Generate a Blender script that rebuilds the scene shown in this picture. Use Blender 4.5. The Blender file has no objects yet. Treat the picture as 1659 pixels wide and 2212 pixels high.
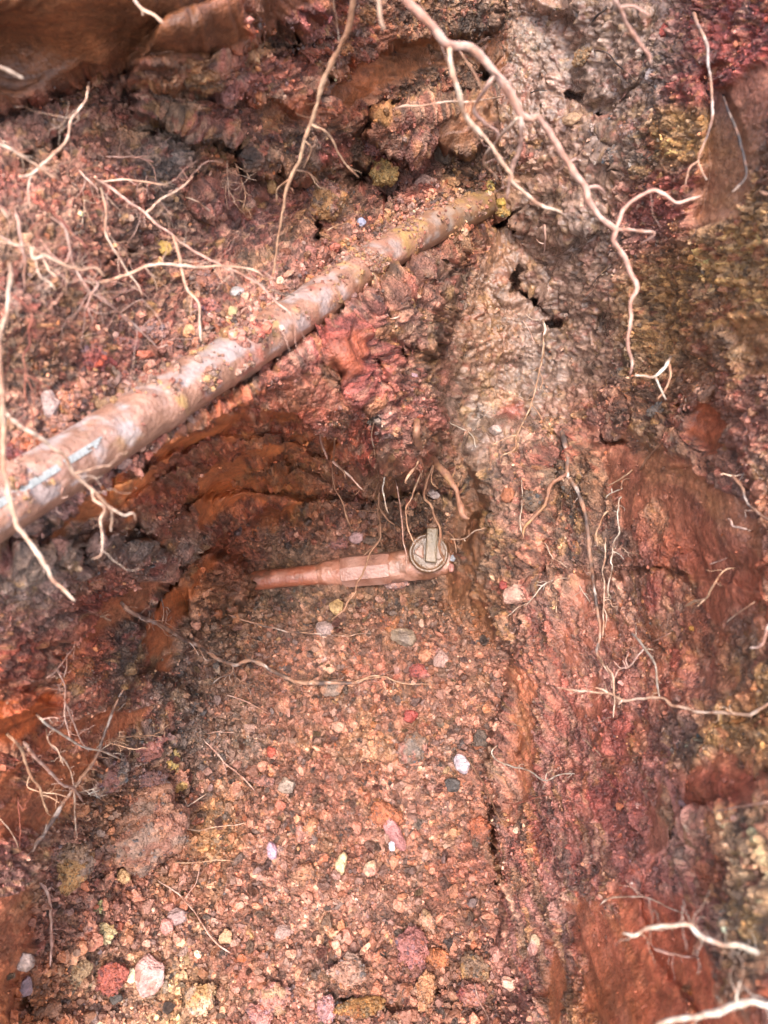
import bpy, math, random
import numpy as np

# ------------------------------------------------------------------ camera, sky, sun, exposure
scene = bpy.context.scene
COL = scene.collection
PITCH = math.radians(40)
CAM = np.array([0.0, 0.0, 1.15])
cam_data = bpy.data.cameras.new("camera")
cam_data.sensor_fit = 'HORIZONTAL'
cam_data.lens = 26.0
cam_data.sensor_width = 25.948
cam_data.clip_start = 0.02
cam_data.clip_end = 100
cam_data.dof.use_dof = True
cam_data.dof.focus_distance = 1.06
cam_data.dof.aperture_fstop = 7.5
cam = bpy.data.objects.new("camera", cam_data)
cam.location = CAM
cam.rotation_euler = (PITCH, 0, 0)
COL.objects.link(cam)
scene.camera = cam

SUN_EL, SUN_AZ = math.radians(66), math.radians(-176)      # azimuth from +Y towards +X
world = bpy.data.worlds.new("World")
scene.world = world
world.use_nodes = True
wn = world.node_tree.nodes
sky = wn.new("ShaderNodeTexSky")
sky.sky_type = 'NISHITA'
sky.sun_disc = False
sky.sun_elevation = SUN_EL
sky.sun_rotation = SUN_AZ
sky.air_density = 1.0
sky.dust_density = 4.0
sky.ozone_density = 0.6
wn["Background"].inputs["Strength"].default_value = 0.15
cloud = wn.new("ShaderNodeHueSaturation")         # a bright, thinly overcast sky is much greyer than a clear one
cloud.inputs['Saturation'].default_value = 0.95
world.node_tree.links.new(sky.outputs[0], cloud.inputs['Color'])
world.node_tree.links.new(cloud.outputs[0], wn["Background"].inputs[0])
sun_data = bpy.data.lights.new("sun", 'SUN')
sun_data.energy = 0.75
sun_data.angle = math.radians(12)
sun_data.color = (1.0, 0.97, 0.94)
sun = bpy.data.objects.new("sun", sun_data)
sun.rotation_euler = (math.pi / 2 - SUN_EL, 0, math.pi - SUN_AZ)
sun.location = (0, 0, 4)
COL.objects.link(sun)
scene.view_settings.view_transform = 'Standard'
scene.view_settings.look = 'None'
scene.view_settings.exposure = 2.35
scene.view_settings.gamma = 1.0
scene.cycles.max_bounces = 6
scene.cycles.diffuse_bounces = 3

rnd = random.Random(11)
rng = np.random.default_rng(7)
F = 1662.0                                     # focal length in the units that the plan of the pit was measured in
CR, SR = math.cos(PITCH), math.sin(PITCH)
ROT = np.array([[1, 0, 0], [0, CR, -SR], [0, SR, CR]])

def cpt(x, y, z):
    """surveyed bearing (x, y) and distance z -> metres, in the survey frame"""
    x, y, z = np.broadcast_arrays(np.asarray(x, float), y, z)
    return np.stack([(x - 829.5) / F * z, -(y - 1106) / F * z, -z], -1)

def to_world(P):
    return P @ ROT.T + CAM

# ------------------------------------------------------------------ numeric noise
def _h(ix, iy, iz, seed):
    h = (ix.astype(np.uint32) * np.uint32(374761393) + iy.astype(np.uint32) * np.uint32(668265263)
         + iz.astype(np.uint32) * np.uint32(2147483647 & 1274126177) + np.uint32((seed * 1013904223) & 0xffffffff))
    h = (h ^ (h >> np.uint32(13))) * np.uint32(1274126177)
    h = (h ^ (h >> np.uint32(15))) * np.uint32(2246822519)
    return h ^ (h >> np.uint32(16))

def _f(h):
    return (h & np.uint32(0xffffff)).astype(np.float32) * np.float32(1 / 16777216.0)

def noise(P, freq, seed=0):
    """value noise, about -1..1"""
    fr = np.asarray(freq, np.float32)
    Q = (P.astype(np.float32) * fr + np.float32(137.31 + seed * 3.7))
    I = np.floor(Q); T = Q - I
    T = T * T * (3 - 2 * T)
    I = I.astype(np.int64) & 0x7fffffff
    ix, iy, iz = I[..., 0], I[..., 1], I[..., 2]
    tx, ty, tz = T[..., 0], T[..., 1], T[..., 2]
    r = 0
    for dz in (0, 1):
        wz = tz if dz else 1 - tz
        for dy in (0, 1):
            wy = (ty if dy else 1 - ty) * wz
            a = _f(_h(ix, iy + dy, iz + dz, seed)); b = _f(_h(ix + 1, iy + dy, iz + dz, seed))
            r = r + wy * (a + (b - a) * tx)
    return r * 2 - 1

def fbm(P, freq, octs, seed=0, gain=0.5):
    r = 0; a = 1.0; n = 0
    for o in range(octs):
        r = r + a * noise(P, np.asarray(freq) * (2.03 ** o), seed + o * 17)
        n += a; a *= gain
    return r / n * 1.5

def worley(P, freq, seed=0, n3=False):
    """F1, F2 and three random values of the nearest cell"""
    Q = P.astype(np.float32) * np.asarray(freq, np.float32) + np.float32(91.7 + seed)
    I = np.floor(Q); T = Q - I
    I = I.astype(np.int64) & 0x7fffffff
    sh = T.shape[:-1]
    off = np.zeros(T.shape, np.float32)
    f1 = np.full(sh, 9, np.float32); f2 = np.full(sh, 9, np.float32); cid = np.zeros(sh, np.uint32)
    for dx in (-1, 0, 1):
        for dy in (-1, 0, 1):
            for dz in (-1, 0, 1):
                h = _h(I[..., 0] + dx, I[..., 1] + dy, I[..., 2] + dz, seed)
                a = (h & np.uint32(1023)).astype(np.float32) * np.float32(1 / 1023.) + dx - T[..., 0]
                b = ((h >> np.uint32(10)) & np.uint32(1023)).astype(np.float32) * np.float32(1 / 1023.) + dy - T[..., 1]
                c = ((h >> np.uint32(20)) & np.uint32(1023)).astype(np.float32) * np.float32(1 / 1023.) + dz - T[..., 2]
                d = a * a + b * b + c * c
                m = d < f1
                f2 = np.where(m, f1, np.minimum(f2, d))
                cid = np.where(m, h, cid)
                for q_, v_ in enumerate((a, b, c)):
                    off[..., q_] = np.where(m, v_, off[..., q_])
                f1 = np.where(m, d, f1)
    g = cid * np.uint32(2654435761); g = g ^ (g >> np.uint32(15))
    r = [_f(g), _f(g * np.uint32(2246822519)), _f((g ^ (g >> np.uint32(7))) * np.uint32(3266489917))]
    tilt = (r[0] - .5) * off[..., 0] + (r[1] - .5) * off[..., 1] + (r[2] - .5) * off[..., 2]
    return np.sqrt(f1), np.sqrt(f2), r, tilt * 2

def sstep(a, b, x):
    t = np.clip((x - a) / (b - a), 0, 1)
    return t * t * (3 - 2 * t)

def poly_sd(X, Y, poly):
    """signed distance to a polygon, positive inside"""
    poly = np.asarray(poly, np.float32)
    d = np.full(X.shape, 1e9, np.float32); inside = np.zeros(X.shape, bool)
    n = len(poly)
    for i in range(n):
        x0, y0 = poly[i]; x1, y1 = poly[(i + 1) % n]
        ex, ey = x1 - x0, y1 - y0
        wx, wy = X - x0, Y - y0
        t = np.clip((wx * ex + wy * ey) / (ex * ex + ey * ey + 1e-9), 0, 1)
        d = np.minimum(d, (wx - ex * t) ** 2 + (wy - ey * t) ** 2)
        if abs(ey) > 1e-6:
            c = ((y0 <= Y) != (y1 <= Y)) & (X < x0 + (Y - y0) * ex / ey)
            inside ^= c
    d = np.sqrt(d)
    return np.where(inside, d, -d)

ALBEDO = 0.74        # wet clay is darker than the dry chips the colours below were named from
def lin(c):
    c = np.clip(np.asarray(c, np.float32), 0, 1)
    return np.where(c <= 0.04045, c / 12.92, ((c + 0.055) / 1.055) ** 2.4) * ALBEDO

# ------------------------------------------------------------------ object helpers
def link(o, parent=None):
    COL.objects.link(o)
    if parent is not None:
        o.parent = parent
    return o

def tag(o, label=None, cat=None, group=None, kind=None):
    if label: o['label'] = label
    if cat: o['category'] = cat
    if group: o['group'] = group
    if kind: o['kind'] = kind
    return o

def empty(name, loc, **k):
    o = bpy.data.objects.new(name, None)
    o.empty_display_size = 0.02
    o.location = loc
    return tag(link(o), **k)

def mesh_np(name, V, Fc, mat, col=None, wet=None, smooth=True, slick=None):
    """V (n,3); Fc (m,3 or 4) index array"""
    me = bpy.data.meshes.new(name)
    V = np.ascontiguousarray(V, np.float32); Fc = np.ascontiguousarray(Fc, np.int32)
    k = Fc.shape[1]; m = len(Fc)
    me.vertices.add(len(V)); me.vertices.foreach_set('co', V.ravel())
    me.loops.add(m * k); me.loops.foreach_set('vertex_index', Fc.ravel())
    me.polygons.add(m)
    me.polygons.foreach_set('loop_start', np.arange(0, m * k, k, dtype=np.int32))
    me.polygons.foreach_set('loop_total', np.full(m, k, np.int32))
    me.polygons.foreach_set('use_smooth', np.full(m, bool(smooth)))
    if col is not None:
        a = me.color_attributes.new('Col', 'FLOAT_COLOR', 'POINT')
        c = np.ones((len(V), 4), np.float32); c[:, :3] = col
        a.data.foreach_set('color', c.ravel())
    w = me.attributes.new('Wet', 'FLOAT', 'POINT')
    w.data.foreach_set('value', np.broadcast_to(np.float32(0.4 if wet is None else wet), (len(V),)).astype(np.float32).ravel())
    if slick is not None:
        me.attributes.new('Slick', 'FLOAT', 'POINT').data.foreach_set('value', slick.astype(np.float32))
    me.materials.append(mat)
    me.update(calc_edges=True)
    me.validate()
    return me

def obj_np(name, V, Fc, mat, col=None, wet=None, smooth=True, parent=None, origin=(0, 0, 0), slick=None):
    me = mesh_np(name, V - np.asarray(origin), Fc, mat, col, wet, smooth, slick)
    o = bpy.data.objects.new(name, me)
    if parent is None:
        o.location = origin
    return link(o, parent)

# ------------------------------------------------------------------ materials
def make_mat(name, grain=350.0, bump=0.0012, mottle=0.35, dry=0.62, wetr=0.16, spec=0.85, fine=True, bstr=1.0):
    m = bpy.data.materials.new(name); m.use_nodes = True
    N = m.node_tree.nodes; L = m.node_tree.links
    b = N["Principled BSDF"]
    def n(t, **k):
        q = N.new(t)
        for a, v in k.items():
            setattr(q, a, v)
        return q
    tc = n("ShaderNodeTexCoord")
    at = n("ShaderNodeAttribute", attribute_name='Col')
    wt = n("ShaderNodeAttribute", attribute_name='Wet')
    n1 = n("ShaderNodeTexNoise"); n1.inputs['Scale'].default_value = grain * 0.35; n1.inputs['Detail'].default_value = 5; n1.inputs['Roughness'].default_value = .7
    vo = n("ShaderNodeTexVoronoi"); vo.inputs['Scale'].default_value = grain
    n2 = n("ShaderNodeTexNoise"); n2.inputs['Scale'].default_value = grain * 1.3; n2.inputs['Detail'].default_value = 4; n2.inputs['Roughness'].default_value = .75
    for q in (n1, vo, n2):
        L.new(tc.outputs['Object'], q.inputs['Vector'])
    # value mottling of the mineral grains
    mr = n("ShaderNodeMapRange"); mr.inputs['From Min'].default_value = 0.3; mr.inputs['From Max'].default_value = 0.7
    mr.inputs['To Min'].default_value = 1 - mottle; mr.inputs['To Max'].default_value = 1 + mottle
    L.new(n1.outputs['Fac'], mr.inputs['Value'])
    sc = n("ShaderNodeVectorMath", operation='SCALE')
    L.new(at.outputs['Color'], sc.inputs[0]); L.new(mr.outputs[0], sc.inputs['Scale'])
    mx = n("ShaderNodeMix", data_type='RGBA', blend_type='SOFT_LIGHT')
    mx.inputs['Factor'].default_value = 0.45 if fine else 0.15
    bw = n("ShaderNodeSeparateColor"); L.new(vo.outputs['Color'], bw.inputs[0])
    cb = n("ShaderNodeCombineColor")
    for a, lo, hi in (('Red', .22, .84), ('Green', .22, .80), ('Blue', .22, .78)):
        q = n("ShaderNodeMapRange"); q.inputs['To Min'].default_value = lo; q.inputs['To Max'].default_value = hi
        L.new(bw.outputs['Red'], q.inputs['Value']); L.new(q.outputs[0], cb.inputs[a])
    L.new(sc.outputs[0], mx.inputs[6]); L.new(cb.outputs[0], mx.inputs[7])
    L.new(mx.outputs[2], b.inputs['Base Color'])
    # roughness from the wetness
    rr = n("ShaderNodeMapRange"); rr.inputs['To Min'].default_value = dry; rr.inputs['To Max'].default_value = wetr
    ad = n("ShaderNodeMath", operation='MULTIPLY_ADD'); ad.inputs[1].default_value = 0.9; 
    L.new(n2.outputs['Fac'], ad.inputs[0])
    sb = n("ShaderNodeMath", operation='SUBTRACT'); sb.inputs[1].default_value = 0.45
    L.new(wt.outputs['Fac'], sb.inputs[0]); L.new(sb.outputs[0], ad.inputs[2])
    L.new(ad.outputs[0], rr.inputs['Value'])
    L.new(rr.outputs[0], b.inputs['Roughness'])
    b.inputs['Specular IOR Level'].default_value = spec
    # relief
    ma = n("ShaderNodeMath", operation='MULTIPLY_ADD'); ma.inputs[1].default_value = -0.8
    L.new(vo.outputs['Distance'], ma.inputs[0]); L.new(n2.outputs['Fac'], ma.inputs[2])
    bp = n("ShaderNodeBump"); bp.inputs['Distance'].default_value = bump; bp.inputs['Strength'].default_value = bstr
    sl = n("ShaderNodeAttribute", attribute_name='Slick')
    ss = n("ShaderNodeMath", operation='MULTIPLY_ADD'); ss.inputs[1].default_value = -.85 * bstr; ss.inputs[2].default_value = bstr
    L.new(sl.outputs['Fac'], ss.inputs[0]); L.new(ss.outputs[0], bp.inputs['Strength'])
    s2 = n("ShaderNodeMath", operation='MULTIPLY_ADD'); s2.inputs[1].default_value = -.75 * mx.inputs['Factor'].default_value; s2.inputs[2].default_value = mx.inputs['Factor'].default_value
    L.new(sl.outputs['Fac'], s2.inputs[0]); L.new(s2.outputs[0], mx.inputs['Factor'])
    L.new(ma.outputs[0], bp.inputs['Height']); L.new(bp.outputs[0], b.inputs['Normal'])
    return m

M_SOIL = make_mat("clay_soil", 330, 0.0030, 0.42, 0.85, 0.12, spec=.5)
M_STONE = make_mat("muddy_stone", 330, 0.0018, 0.34, 0.85, 0.12, spec=.5)
M_GRAVEL = make_mat("wet_gravel", 450, 0.0011, 0.28, 0.85, 0.12, spec=.5)
M_ROOT = make_mat("root_bark", 300, 0.0005, 0.2, 0.7, 0.3, spec=0.3, fine=False)
M_STONE2 = make_mat("pebble_stone", 2.2, 0.08, 0.22, 0.7, 0.2)
M_PIPE = make_mat("muddy_plastic", 240, 0.0008, 0.14, 0.6, 0.25, fine=False)
# ------------------------------------------------------------------ the dug surface of the pit
CP = [  # bearing x, bearing y, distance
 (0,0,.52),(300,0,.56),(600,0,.71),(850,0,.88),(1100,0,.97),(1300,0,.90),(1500,0,.76),(1659,0,.62),
 (0,150,.60),(300,170,.67),(600,150,.78),(850,170,.93),(1100,150,1.0),(1350,150,.89),(1659,150,.61),
 (0,320,.57),(300,320,.66),(600,300,.80),(850,280,.97),(1090,300,1.03),(1350,320,.88),(1659,320,.60),
 (0,520,.53),(250,500,.62),(480,460,.77),(700,420,.93),(850,390,1.03),(1060,400,1.10),(1240,480,.98),(1450,520,.82),(1659,520,.60),
 (0,740,.52),(200,720,.59),(400,620,.72),(620,560,.84),(830,470,1.0),(1080,520,1.12),(1250,650,1.03),(1450,700,.84),(1659,720,.62),
 (0,930,.525),(150,860,.57),(330,780,.64),(560,680,.72),(750,590,.84),(930,500,.98),
 (0,1100,.535),(150,1010,.565),(300,900,.61),(450,800,.67),
 (120,1170,.60),(300,1050,.66),(450,950,.73),(600,880,.80),(760,880,.88),(700,700,.84),(850,700,.94),(880,960,.98),(960,620,1.04),
 (1080,750,1.12),(1230,800,1.08),(1000,900,1.13),(1130,950,1.10),(1380,850,.92),(1659,930,.62),
 (0,1300,.66),(200,1260,.78),(330,1200,.92),(330,1330,.95),(0,1450,.68),(200,1430,.82),(330,1450,1.02),
 (450,1020,.92),(650,1010,1.04),(780,1080,1.20),
 (500,1180,1.24),(700,1160,1.27),(900,1150,1.26),(940,1250,1.25),(520,1300,1.25),(720,1300,1.24),
 (1060,1150,1.12),(1100,1300,1.07),(1250,1150,1.0),(1450,1150,.80),(1659,1150,.61),(1300,1350,.93),(1500,1350,.76),(1659,1350,.60),
 (450,1450,1.17),(700,1480,1.18),(950,1450,1.17),(1100,1500,1.08),(1300,1550,.88),(1500,1550,.70),(1659,1600,.57),
 (0,1620,.70),(150,1600,.82),(330,1620,1.02),(450,1700,1.09),(700,1700,1.10),(950,1700,1.09),(1090,1700,1.03),(1250,1750,.86),(1450,1750,.68),(1659,1800,.51),
 (0,1850,.73),(90,1850,.83),(300,1850,1.03),(500,1900,1.03),(750,1920,1.03),(1000,1920,1.02),(1120,1950,.95),(1300,1950,.77),(1480,1980,.62),(1659,2000,.49),
 (0,2050,.76),(120,2050,.88),(300,2080,.96),(600,2150,.95),(900,2150,.94),(1100,2150,.92),(1250,2150,.76),(1450,2180,.58),(1659,2212,.45),
 (0,2212,.76),(150,2212,.88),
 # beyond the frame
 (-450,-400,.46),(200,-420,.54),(829,-420,.80),(1400,-420,.74),(2100,-420,.50),(-450,400,.50),(-450,1000,.50),(-450,1600,.62),(-450,2200,.66),
 (2100,400,.48),(2100,1000,.48),(2100,1600,.45),(2100,2200,.40),(-450,2700,.64),(300,2700,.80),(829,2700,.78),(1300,2700,.62),(2100,2700,.38)]
CP = np.array(CP, float)

class RBF:
    def __init__(s, xy, v, sm=0.02):
        s.c = xy / 500.0
        n = len(xy)
        K = s.k(s.c, s.c) + np.eye(n) * sm
        A = np.zeros((n + 3, n + 3)); A[:n, :n] = K
        A[:n, n] = 1; A[:n, n + 1:] = s.c; A[n:, :n] = A[:n, n:].T
        s.w = np.linalg.solve(A, np.concatenate([v, np.zeros((3,) + v.shape[1:])]))
    @staticmethod
    def k(a, b):
        d2 = ((a[:, None] - b[None]) ** 2).sum(-1) + 1e-12
        return 0.5 * d2 * np.log(d2)
    def __call__(s, xy):
        q = xy / 500.0
        return s.k(q, s.c) @ s.w[:-3] + np.concatenate([np.ones((len(q), 1)), q], 1) @ s.w[-3:]

def axis(lo, hi, a, b, fine, coarse):
    return np.concatenate([np.arange(lo, a, coarse), np.arange(a, b, fine), np.arange(b, hi, coarse)])
STEP = 2.7
GX = axis(-420, 2080, -16, 1676, STEP, 14.0)
GY = axis(-420, 2650, -16, 2229, STEP, 14.0)
NX, NY = len(GX), len(GY)
X, Y = np.meshgrid(GX, GY)                      # rows are y
X = X.astype(np.float32); Y = Y.astype(np.float32)

def upsample(cx, cy, C):
    """C on the coarse grid (cy, cx) -> the fine grid, smooth (cubic)"""
    def interp(ax, new, A):
        i = np.clip(np.searchsorted(ax, new) - 1, 1, len(ax) - 3)
        t = ((new - ax[i]) / (ax[1] - ax[0]))[:, None]
        p0, p1, p2, p3 = A[i - 1], A[i], A[i + 1], A[i + 2]
        return p1 + 0.5 * t * (p2 - p0 + t * (2 * p0 - 5 * p1 + 4 * p2 - p3 + t * (3 * (p1 - p2) + p3 - p0)))
    B = interp(cy, GY, C)
    return interp(cx, GX, np.ascontiguousarray(B.T)).T

ccx = np.arange(-500, 2201, 30.0); ccy = np.arange(-500, 2801, 30.0)
CXX, CYY = np.meshgrid(ccx, ccy)
inv = RBF(CP[:, :2], 1 / CP[:, 2], 0.003)(np.stack([CXX.ravel(), CYY.ravel()], 1)).reshape(CXX.shape)
Dsm = (1 / upsample(ccx, ccy, inv)).astype(np.float32)      # smooth distances
P0 = cpt(X, Y, Dsm).astype(np.float32)

# warped bearings so that edges are ragged
wx = fbm(P0, 14, 3, 5) * 16 + fbm(P0, 60, 2, 9) * 7
wy = fbm(P0, 14, 3, 25) * 16 + fbm(P0, 60, 2, 29) * 7
XW, YW = X + wx, Y + wy

def zone(poly, feather=20, raw=False, warp=1.0):
    p = np.asarray(poly, float)
    x0, y0 = p.min(0) - feather - 45; x1, y1 = p.max(0) + feather + 45
    i0, i1 = np.searchsorted(GX, [x0, x1]); j0, j1 = np.searchsorted(GY, [y0, y1])
    out = np.zeros(X.shape, np.float32)
    if i1 <= i0 or j1 <= j0:
        return out
    s = (slice(j0, j1), slice(i0, i1))
    sd = poly_sd(X[s] + wx[s] * warp, Y[s] + wy[s] * warp, p)
    out[s] = sstep(-feather, feather, sd)
    return out

def blob(x, y, rx, ry, ang=0, soft=.5):
    a = math.radians(ang); R = max(rx, ry) * 1.6 + 40
    i0, i1 = np.searchsorted(GX, [x - R, x + R]); j0, j1 = np.searchsorted(GY, [y - R, y + R])
    out = np.zeros(X.shape, np.float32)
    s = (slice(j0, j1), slice(i0, i1))
    dx, dy = XW[s] - x, YW[s] - y
    u = (dx * math.cos(a) + dy * math.sin(a)) / rx; v = (-dx * math.sin(a) + dy * math.cos(a)) / ry
    out[s] = 1 - sstep(1 - soft, 1 + soft, np.sqrt(u * u + v * v))
    return out

# steps in the dug face: (outline, metres towards the viewer, feather)
LEDGES = [
 ([(-450,-450),(860,-450),(760,-40),(640,55),(430,105),(190,150),(90,205),(0,225),(-450,300)], .045, 12),
 ([(-60,-100),(560,-60),(480,40),(250,70),(0,110)], .004, 30),
 ([(240,190),(430,180),(560,200),(650,250),(700,150),(760,130),(860,95),(960,80),(1060,60),(1050,-60),(600,-60),(300,80)], .035, 12),
 ([(300,250),(420,290),(520,300),(560,360),(640,385),(700,330),(720,180),(560,100),(300,120)], .045, 10),
 ([(840,240),(960,215),(1050,230),(1060,300),(1000,310),(940,300),(860,330),(800,290)], .06, 9),
 ([(400,420),(470,380),(560,400),(520,440),(430,470)], .02, 10),
 # lip over the hollow on the left, below the upper pipe
 ([(60,1150),(180,1065),(280,1000),(370,950),(470,915),(560,895),(640,900),(700,945),(730,1000),(800,985),(870,1010),(915,1000),(925,930),(950,850),(930,780),(960,640),(900,560),(600,700),(300,880),(60,1030)], .072, 7),
 ([(250,1050),(360,985),(470,950),(600,935),(690,975),(760,1015),(700,1020),(590,985),(470,995),(350,1050),(270,1110)], .028, 5),
 ([(280,1080),(400,1010),(520,985),(650,1015),(780,1060),(640,1055),(500,1040),(390,1080),(320,1130)], .026, 5),
 ([(300,1140),(420,1080),(540,1060),(680,1080),(780,1075),(760,1110),(600,1105),(500,1130),(400,1200)], .05, 10),
 # centre rib
 ([(700,690),(770,640),(860,600),(930,650),(920,760),(940,850),(915,960),(880,1012),(830,960),(800,880),(760,820),(720,760)], .040, 10),
 ([(700,690),(735,712),(790,748),(756,812),(715,800),(690,760)], .014, 4),
 ([(800,640),(850,700),(856,800),(835,870),(815,800),(800,720)], .016, 5),
 ([(850,600),(940,580),(960,640),(930,760),(880,730),(860,680)], .030, 7),
 # right of the hollow
 ([(1035,1100),(1020,960),(1100,900),(1200,1000),(1160,1250),(1120,1420),(1050,1330),(1000,1260),(1010,1180)], .035, 16),
 # left wall over the floor
 ([(385,1200),(470,1205),(525,1222),(532,1262),(515,1300),(430,1325),(375,1260)], .055, 12),
 ([(-450,1190),(90,1180),(230,1150),(340,1180),(375,1230),(330,1290),(300,1360),(290,1460),(400,1500),(395,1560),(320,1590),(215,1645),(120,1770),(75,1860),(60,1950),(70,2040),(30,2110),(35,2300),(-450,2300)], .050, 9),
 ([(-450,1200),(40,1200),(110,1220),(150,1330),(90,1400),(60,1480),(120,1530),(60,1600),(-450,1620)], .022, 7),
 # right wall over the floor
 ([(1160,1250),(1120,1420),(1085,1560),(1062,1700),(1068,1800),(1085,1870),(1072,1960),(1095,2040),(1140,2120),(1180,2250),(2200,2250),(2200,1250)], .035, 7),
 ([(1130,1960),(1200,1900),(1260,2010),(1300,2120),(1330,2260),(1200,2260)], -.008, 16),
 ([(1560,1560),(1500,1700),(1430,1850),(1400,1950),(1420,2060),(1560,2300),(2200,2300),(2200,1450)], -.012, 7),
 ([(1480,1800),(1500,1770),(1560,1760),(1700,1700),(2200,1700),(2200,2300),(1640,2260),(1540,2120),(1500,2010),(1475,1900)], .040, 9),
 ([(1090,470),(1200,520),(1290,500),(1320,440),(1200,400),(1100,380),(1080,430)], .022, 9),
 ([(1020,570),(1090,540),(1180,560),(1200,620),(1120,660),(1060,640)], .012, 12),
 ([(1480,920),(1560,840),(1600,960),(1660,1120),(1700,900),(1660,640),(1560,720)], .018, 9),
 ([(1140,0),(1240,60),(1260,200),(1330,230),(1400,160),(1420,0)], .02, 16),
 ([(1520,180),(1560,150),(1620,330),(1570,470),(1520,480),(1530,330)], -.02, 10),
 ([(1270,900),(1340,860),(1480,940),(1560,1050),(1480,1010),(1370,960),(1290,960)], .015, 8),
]
D = Dsm.copy()
rim = np.zeros_like(D)
for poly, dz, fe in LEDGES:
    z = zone(poly, fe)
    D -= z * dz
# small dark hollows: x, y, rx, ry, angle, depth
HOLES = [(680,505,17,26,10,.09),(838,425,26,17,20,.11),(905,410,14,14,0,.06),(560,372,40,10,-5,.05),(640,395,30,16,20,.06),(775,378,22,24,0,.06),
 (935,330,20,14,0,.05),(870,322,36,10,-10,.05),(960,360,14,20,0,.05),(1055,475,60,12,-14,.10),(1090,490,28,12,0,.10),(1110,600,14,24,20,.05),
 (1150,640,34,12,30,.07),(1190,690,16,10,0,.05),(215,1845,16,34,-12,.07),(230,1885,30,14,0,.05),(300,1690,20,12,0,.04),(365,1706,40,6,12,.03),
 (1290,250,14,10,0,.03),(1320,310,28,9,40,.04),(1330,360,14,9,0,.03),(1240,210,14,9,0,.03),(1060,175,36,24,30,.07),(1010,190,22,12,0,.05),
 (900,1065,70,18,6,.05),(850,1075,60,14,0,.06),(1018,1150,10,34,8,.04),(1062,1790,10,44,-10,.06),(1072,1880,8,30,5,.05),
 (170,1190,18,22,30,.05),(350,1270,14,36,30,.05),(300,1330,14,26,20,.03),(790,740,10,50,-25,.03),(850,760,8,36,-10,.04),(858,700,6,40,10,.03),
 (1200,1010,20,30,20,.03),(1220,1060,16,24,0,.03),(1330,960,24,8,40,.03),(1500,880,18,10,30,.02),(1655,1690,30,8,0,.03),
 (1120,1610,5,26,10,.02),(1000,2085,9,30,-30,.04),(945,2130,14,22,0,.04),(800,2170,60,8,10,.03),(520,2110,60,8,10,.02),(630,2040,10,30,0,.02),
 (560,1700,40,6,10,.015),(480,1560,40,6,-10,.015),(690,1350,60,6,0,.012),(60,2150,10,40,0,.03),(1310,700,20,40,10,.02),
 (130,310,10,30,0,.02),(60,340,14,18,0,.02),(330,300,24,8,0,.02),(640,100,12,26,0,.03),(480,470,36,9,-12,.03),(250,560,30,10,-20,.02)]
dark = np.zeros_like(D)
for x, y, rx, ry, a, dz in HOLES:
    b = blob(x, y, rx, ry, a, .45)
    D += b * dz
# shallow furrow under the upper pipe
# the pipe lies free of the slope: the soil stays behind its middle
PXs = np.array([-420, 0, 200, 400, 600, 800, 920, 1065, 1150.]); PYs = np.array([1350, 1092, 968, 838, 712, 570, 498, 432, 385.])
pyc = np.interp(X, PXs, PYs); pzc = 1 / (2.04 + (X / 1058) * (0.90 - 2.04))
prad = .0198 * F / pzc
off = (Y - pyc) * .84 / prad + .06 * wx / 16            # -1 upper edge, 1 lower edge
inpipe = (X > -420) & (X < 1085) & (np.abs(off) < 2.2)
back = pzc + .006
buried = sstep(.2, .5, fbm(P0, 12, 2, 640)) * .022        # soil banked up against it in places
lowr = sstep(-1.15, -.55, off) * (1 - sstep(1.25, 1.9, off))
need = back + .012 * sstep(.3, 1.0, off) - buried * (off < 0)
endf = 1 - sstep(1045, 1085, X)
D = np.where(inpipe, D + np.clip(need - D, 0, 1) * lowr * endf, D)
# just under it, bring the soil up to touch the lower side again
up_ = sstep(1.0, 1.35, off) * (1 - sstep(1.6, 2.2, off)) * endf * inpipe
D = D - np.clip(D - (pzc + .004), 0, .02) * up_ * (X > 250)
# level ground round the pit: the face stops at the ground surface
ZG = 1.0
wz = -(SR * (-(Y - 1106) / F) - CR)
dg = (CAM[2] - ZG) / np.clip(wz, .05, 9)
kk = 40.0
D = np.log(np.exp(np.clip(D * kk, 0, 80)) + np.exp(np.clip(dg * kk, 0, 80))) / kk
P = cpt(X, Y, D).astype(np.float32)

def normals(P, k=1):
    du = np.gradient(P, axis=1); dv = np.gradient(P, axis=0)
    n = np.cross(du, -dv)
    n /= np.linalg.norm(n, axis=-1, keepdims=True) + 1e-12
    return n

def blur(A, k):
    """box blur, k cells each way, twice"""
    for _ in range(2):
        for ax in (0, 1):
            pad = [(0, 0)] * A.ndim; pad[ax] = (k + 1, k)
            B = np.cumsum(np.pad(A, pad, mode='edge'), axis=ax, dtype=np.float64)
            n = A.shape[ax]
            hi = np.take(B, np.arange(2 * k + 1, 2 * k + 1 + n), ax); lo = np.take(B, np.arange(0, n), ax)
            A = ((hi - lo) / (2 * k + 1)).astype(np.float32)
    return A
Nsm = normals(blur(P, 4))
Nsm = Nsm / (np.linalg.norm(Nsm, axis=-1, keepdims=True) + 1e-9)

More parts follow.
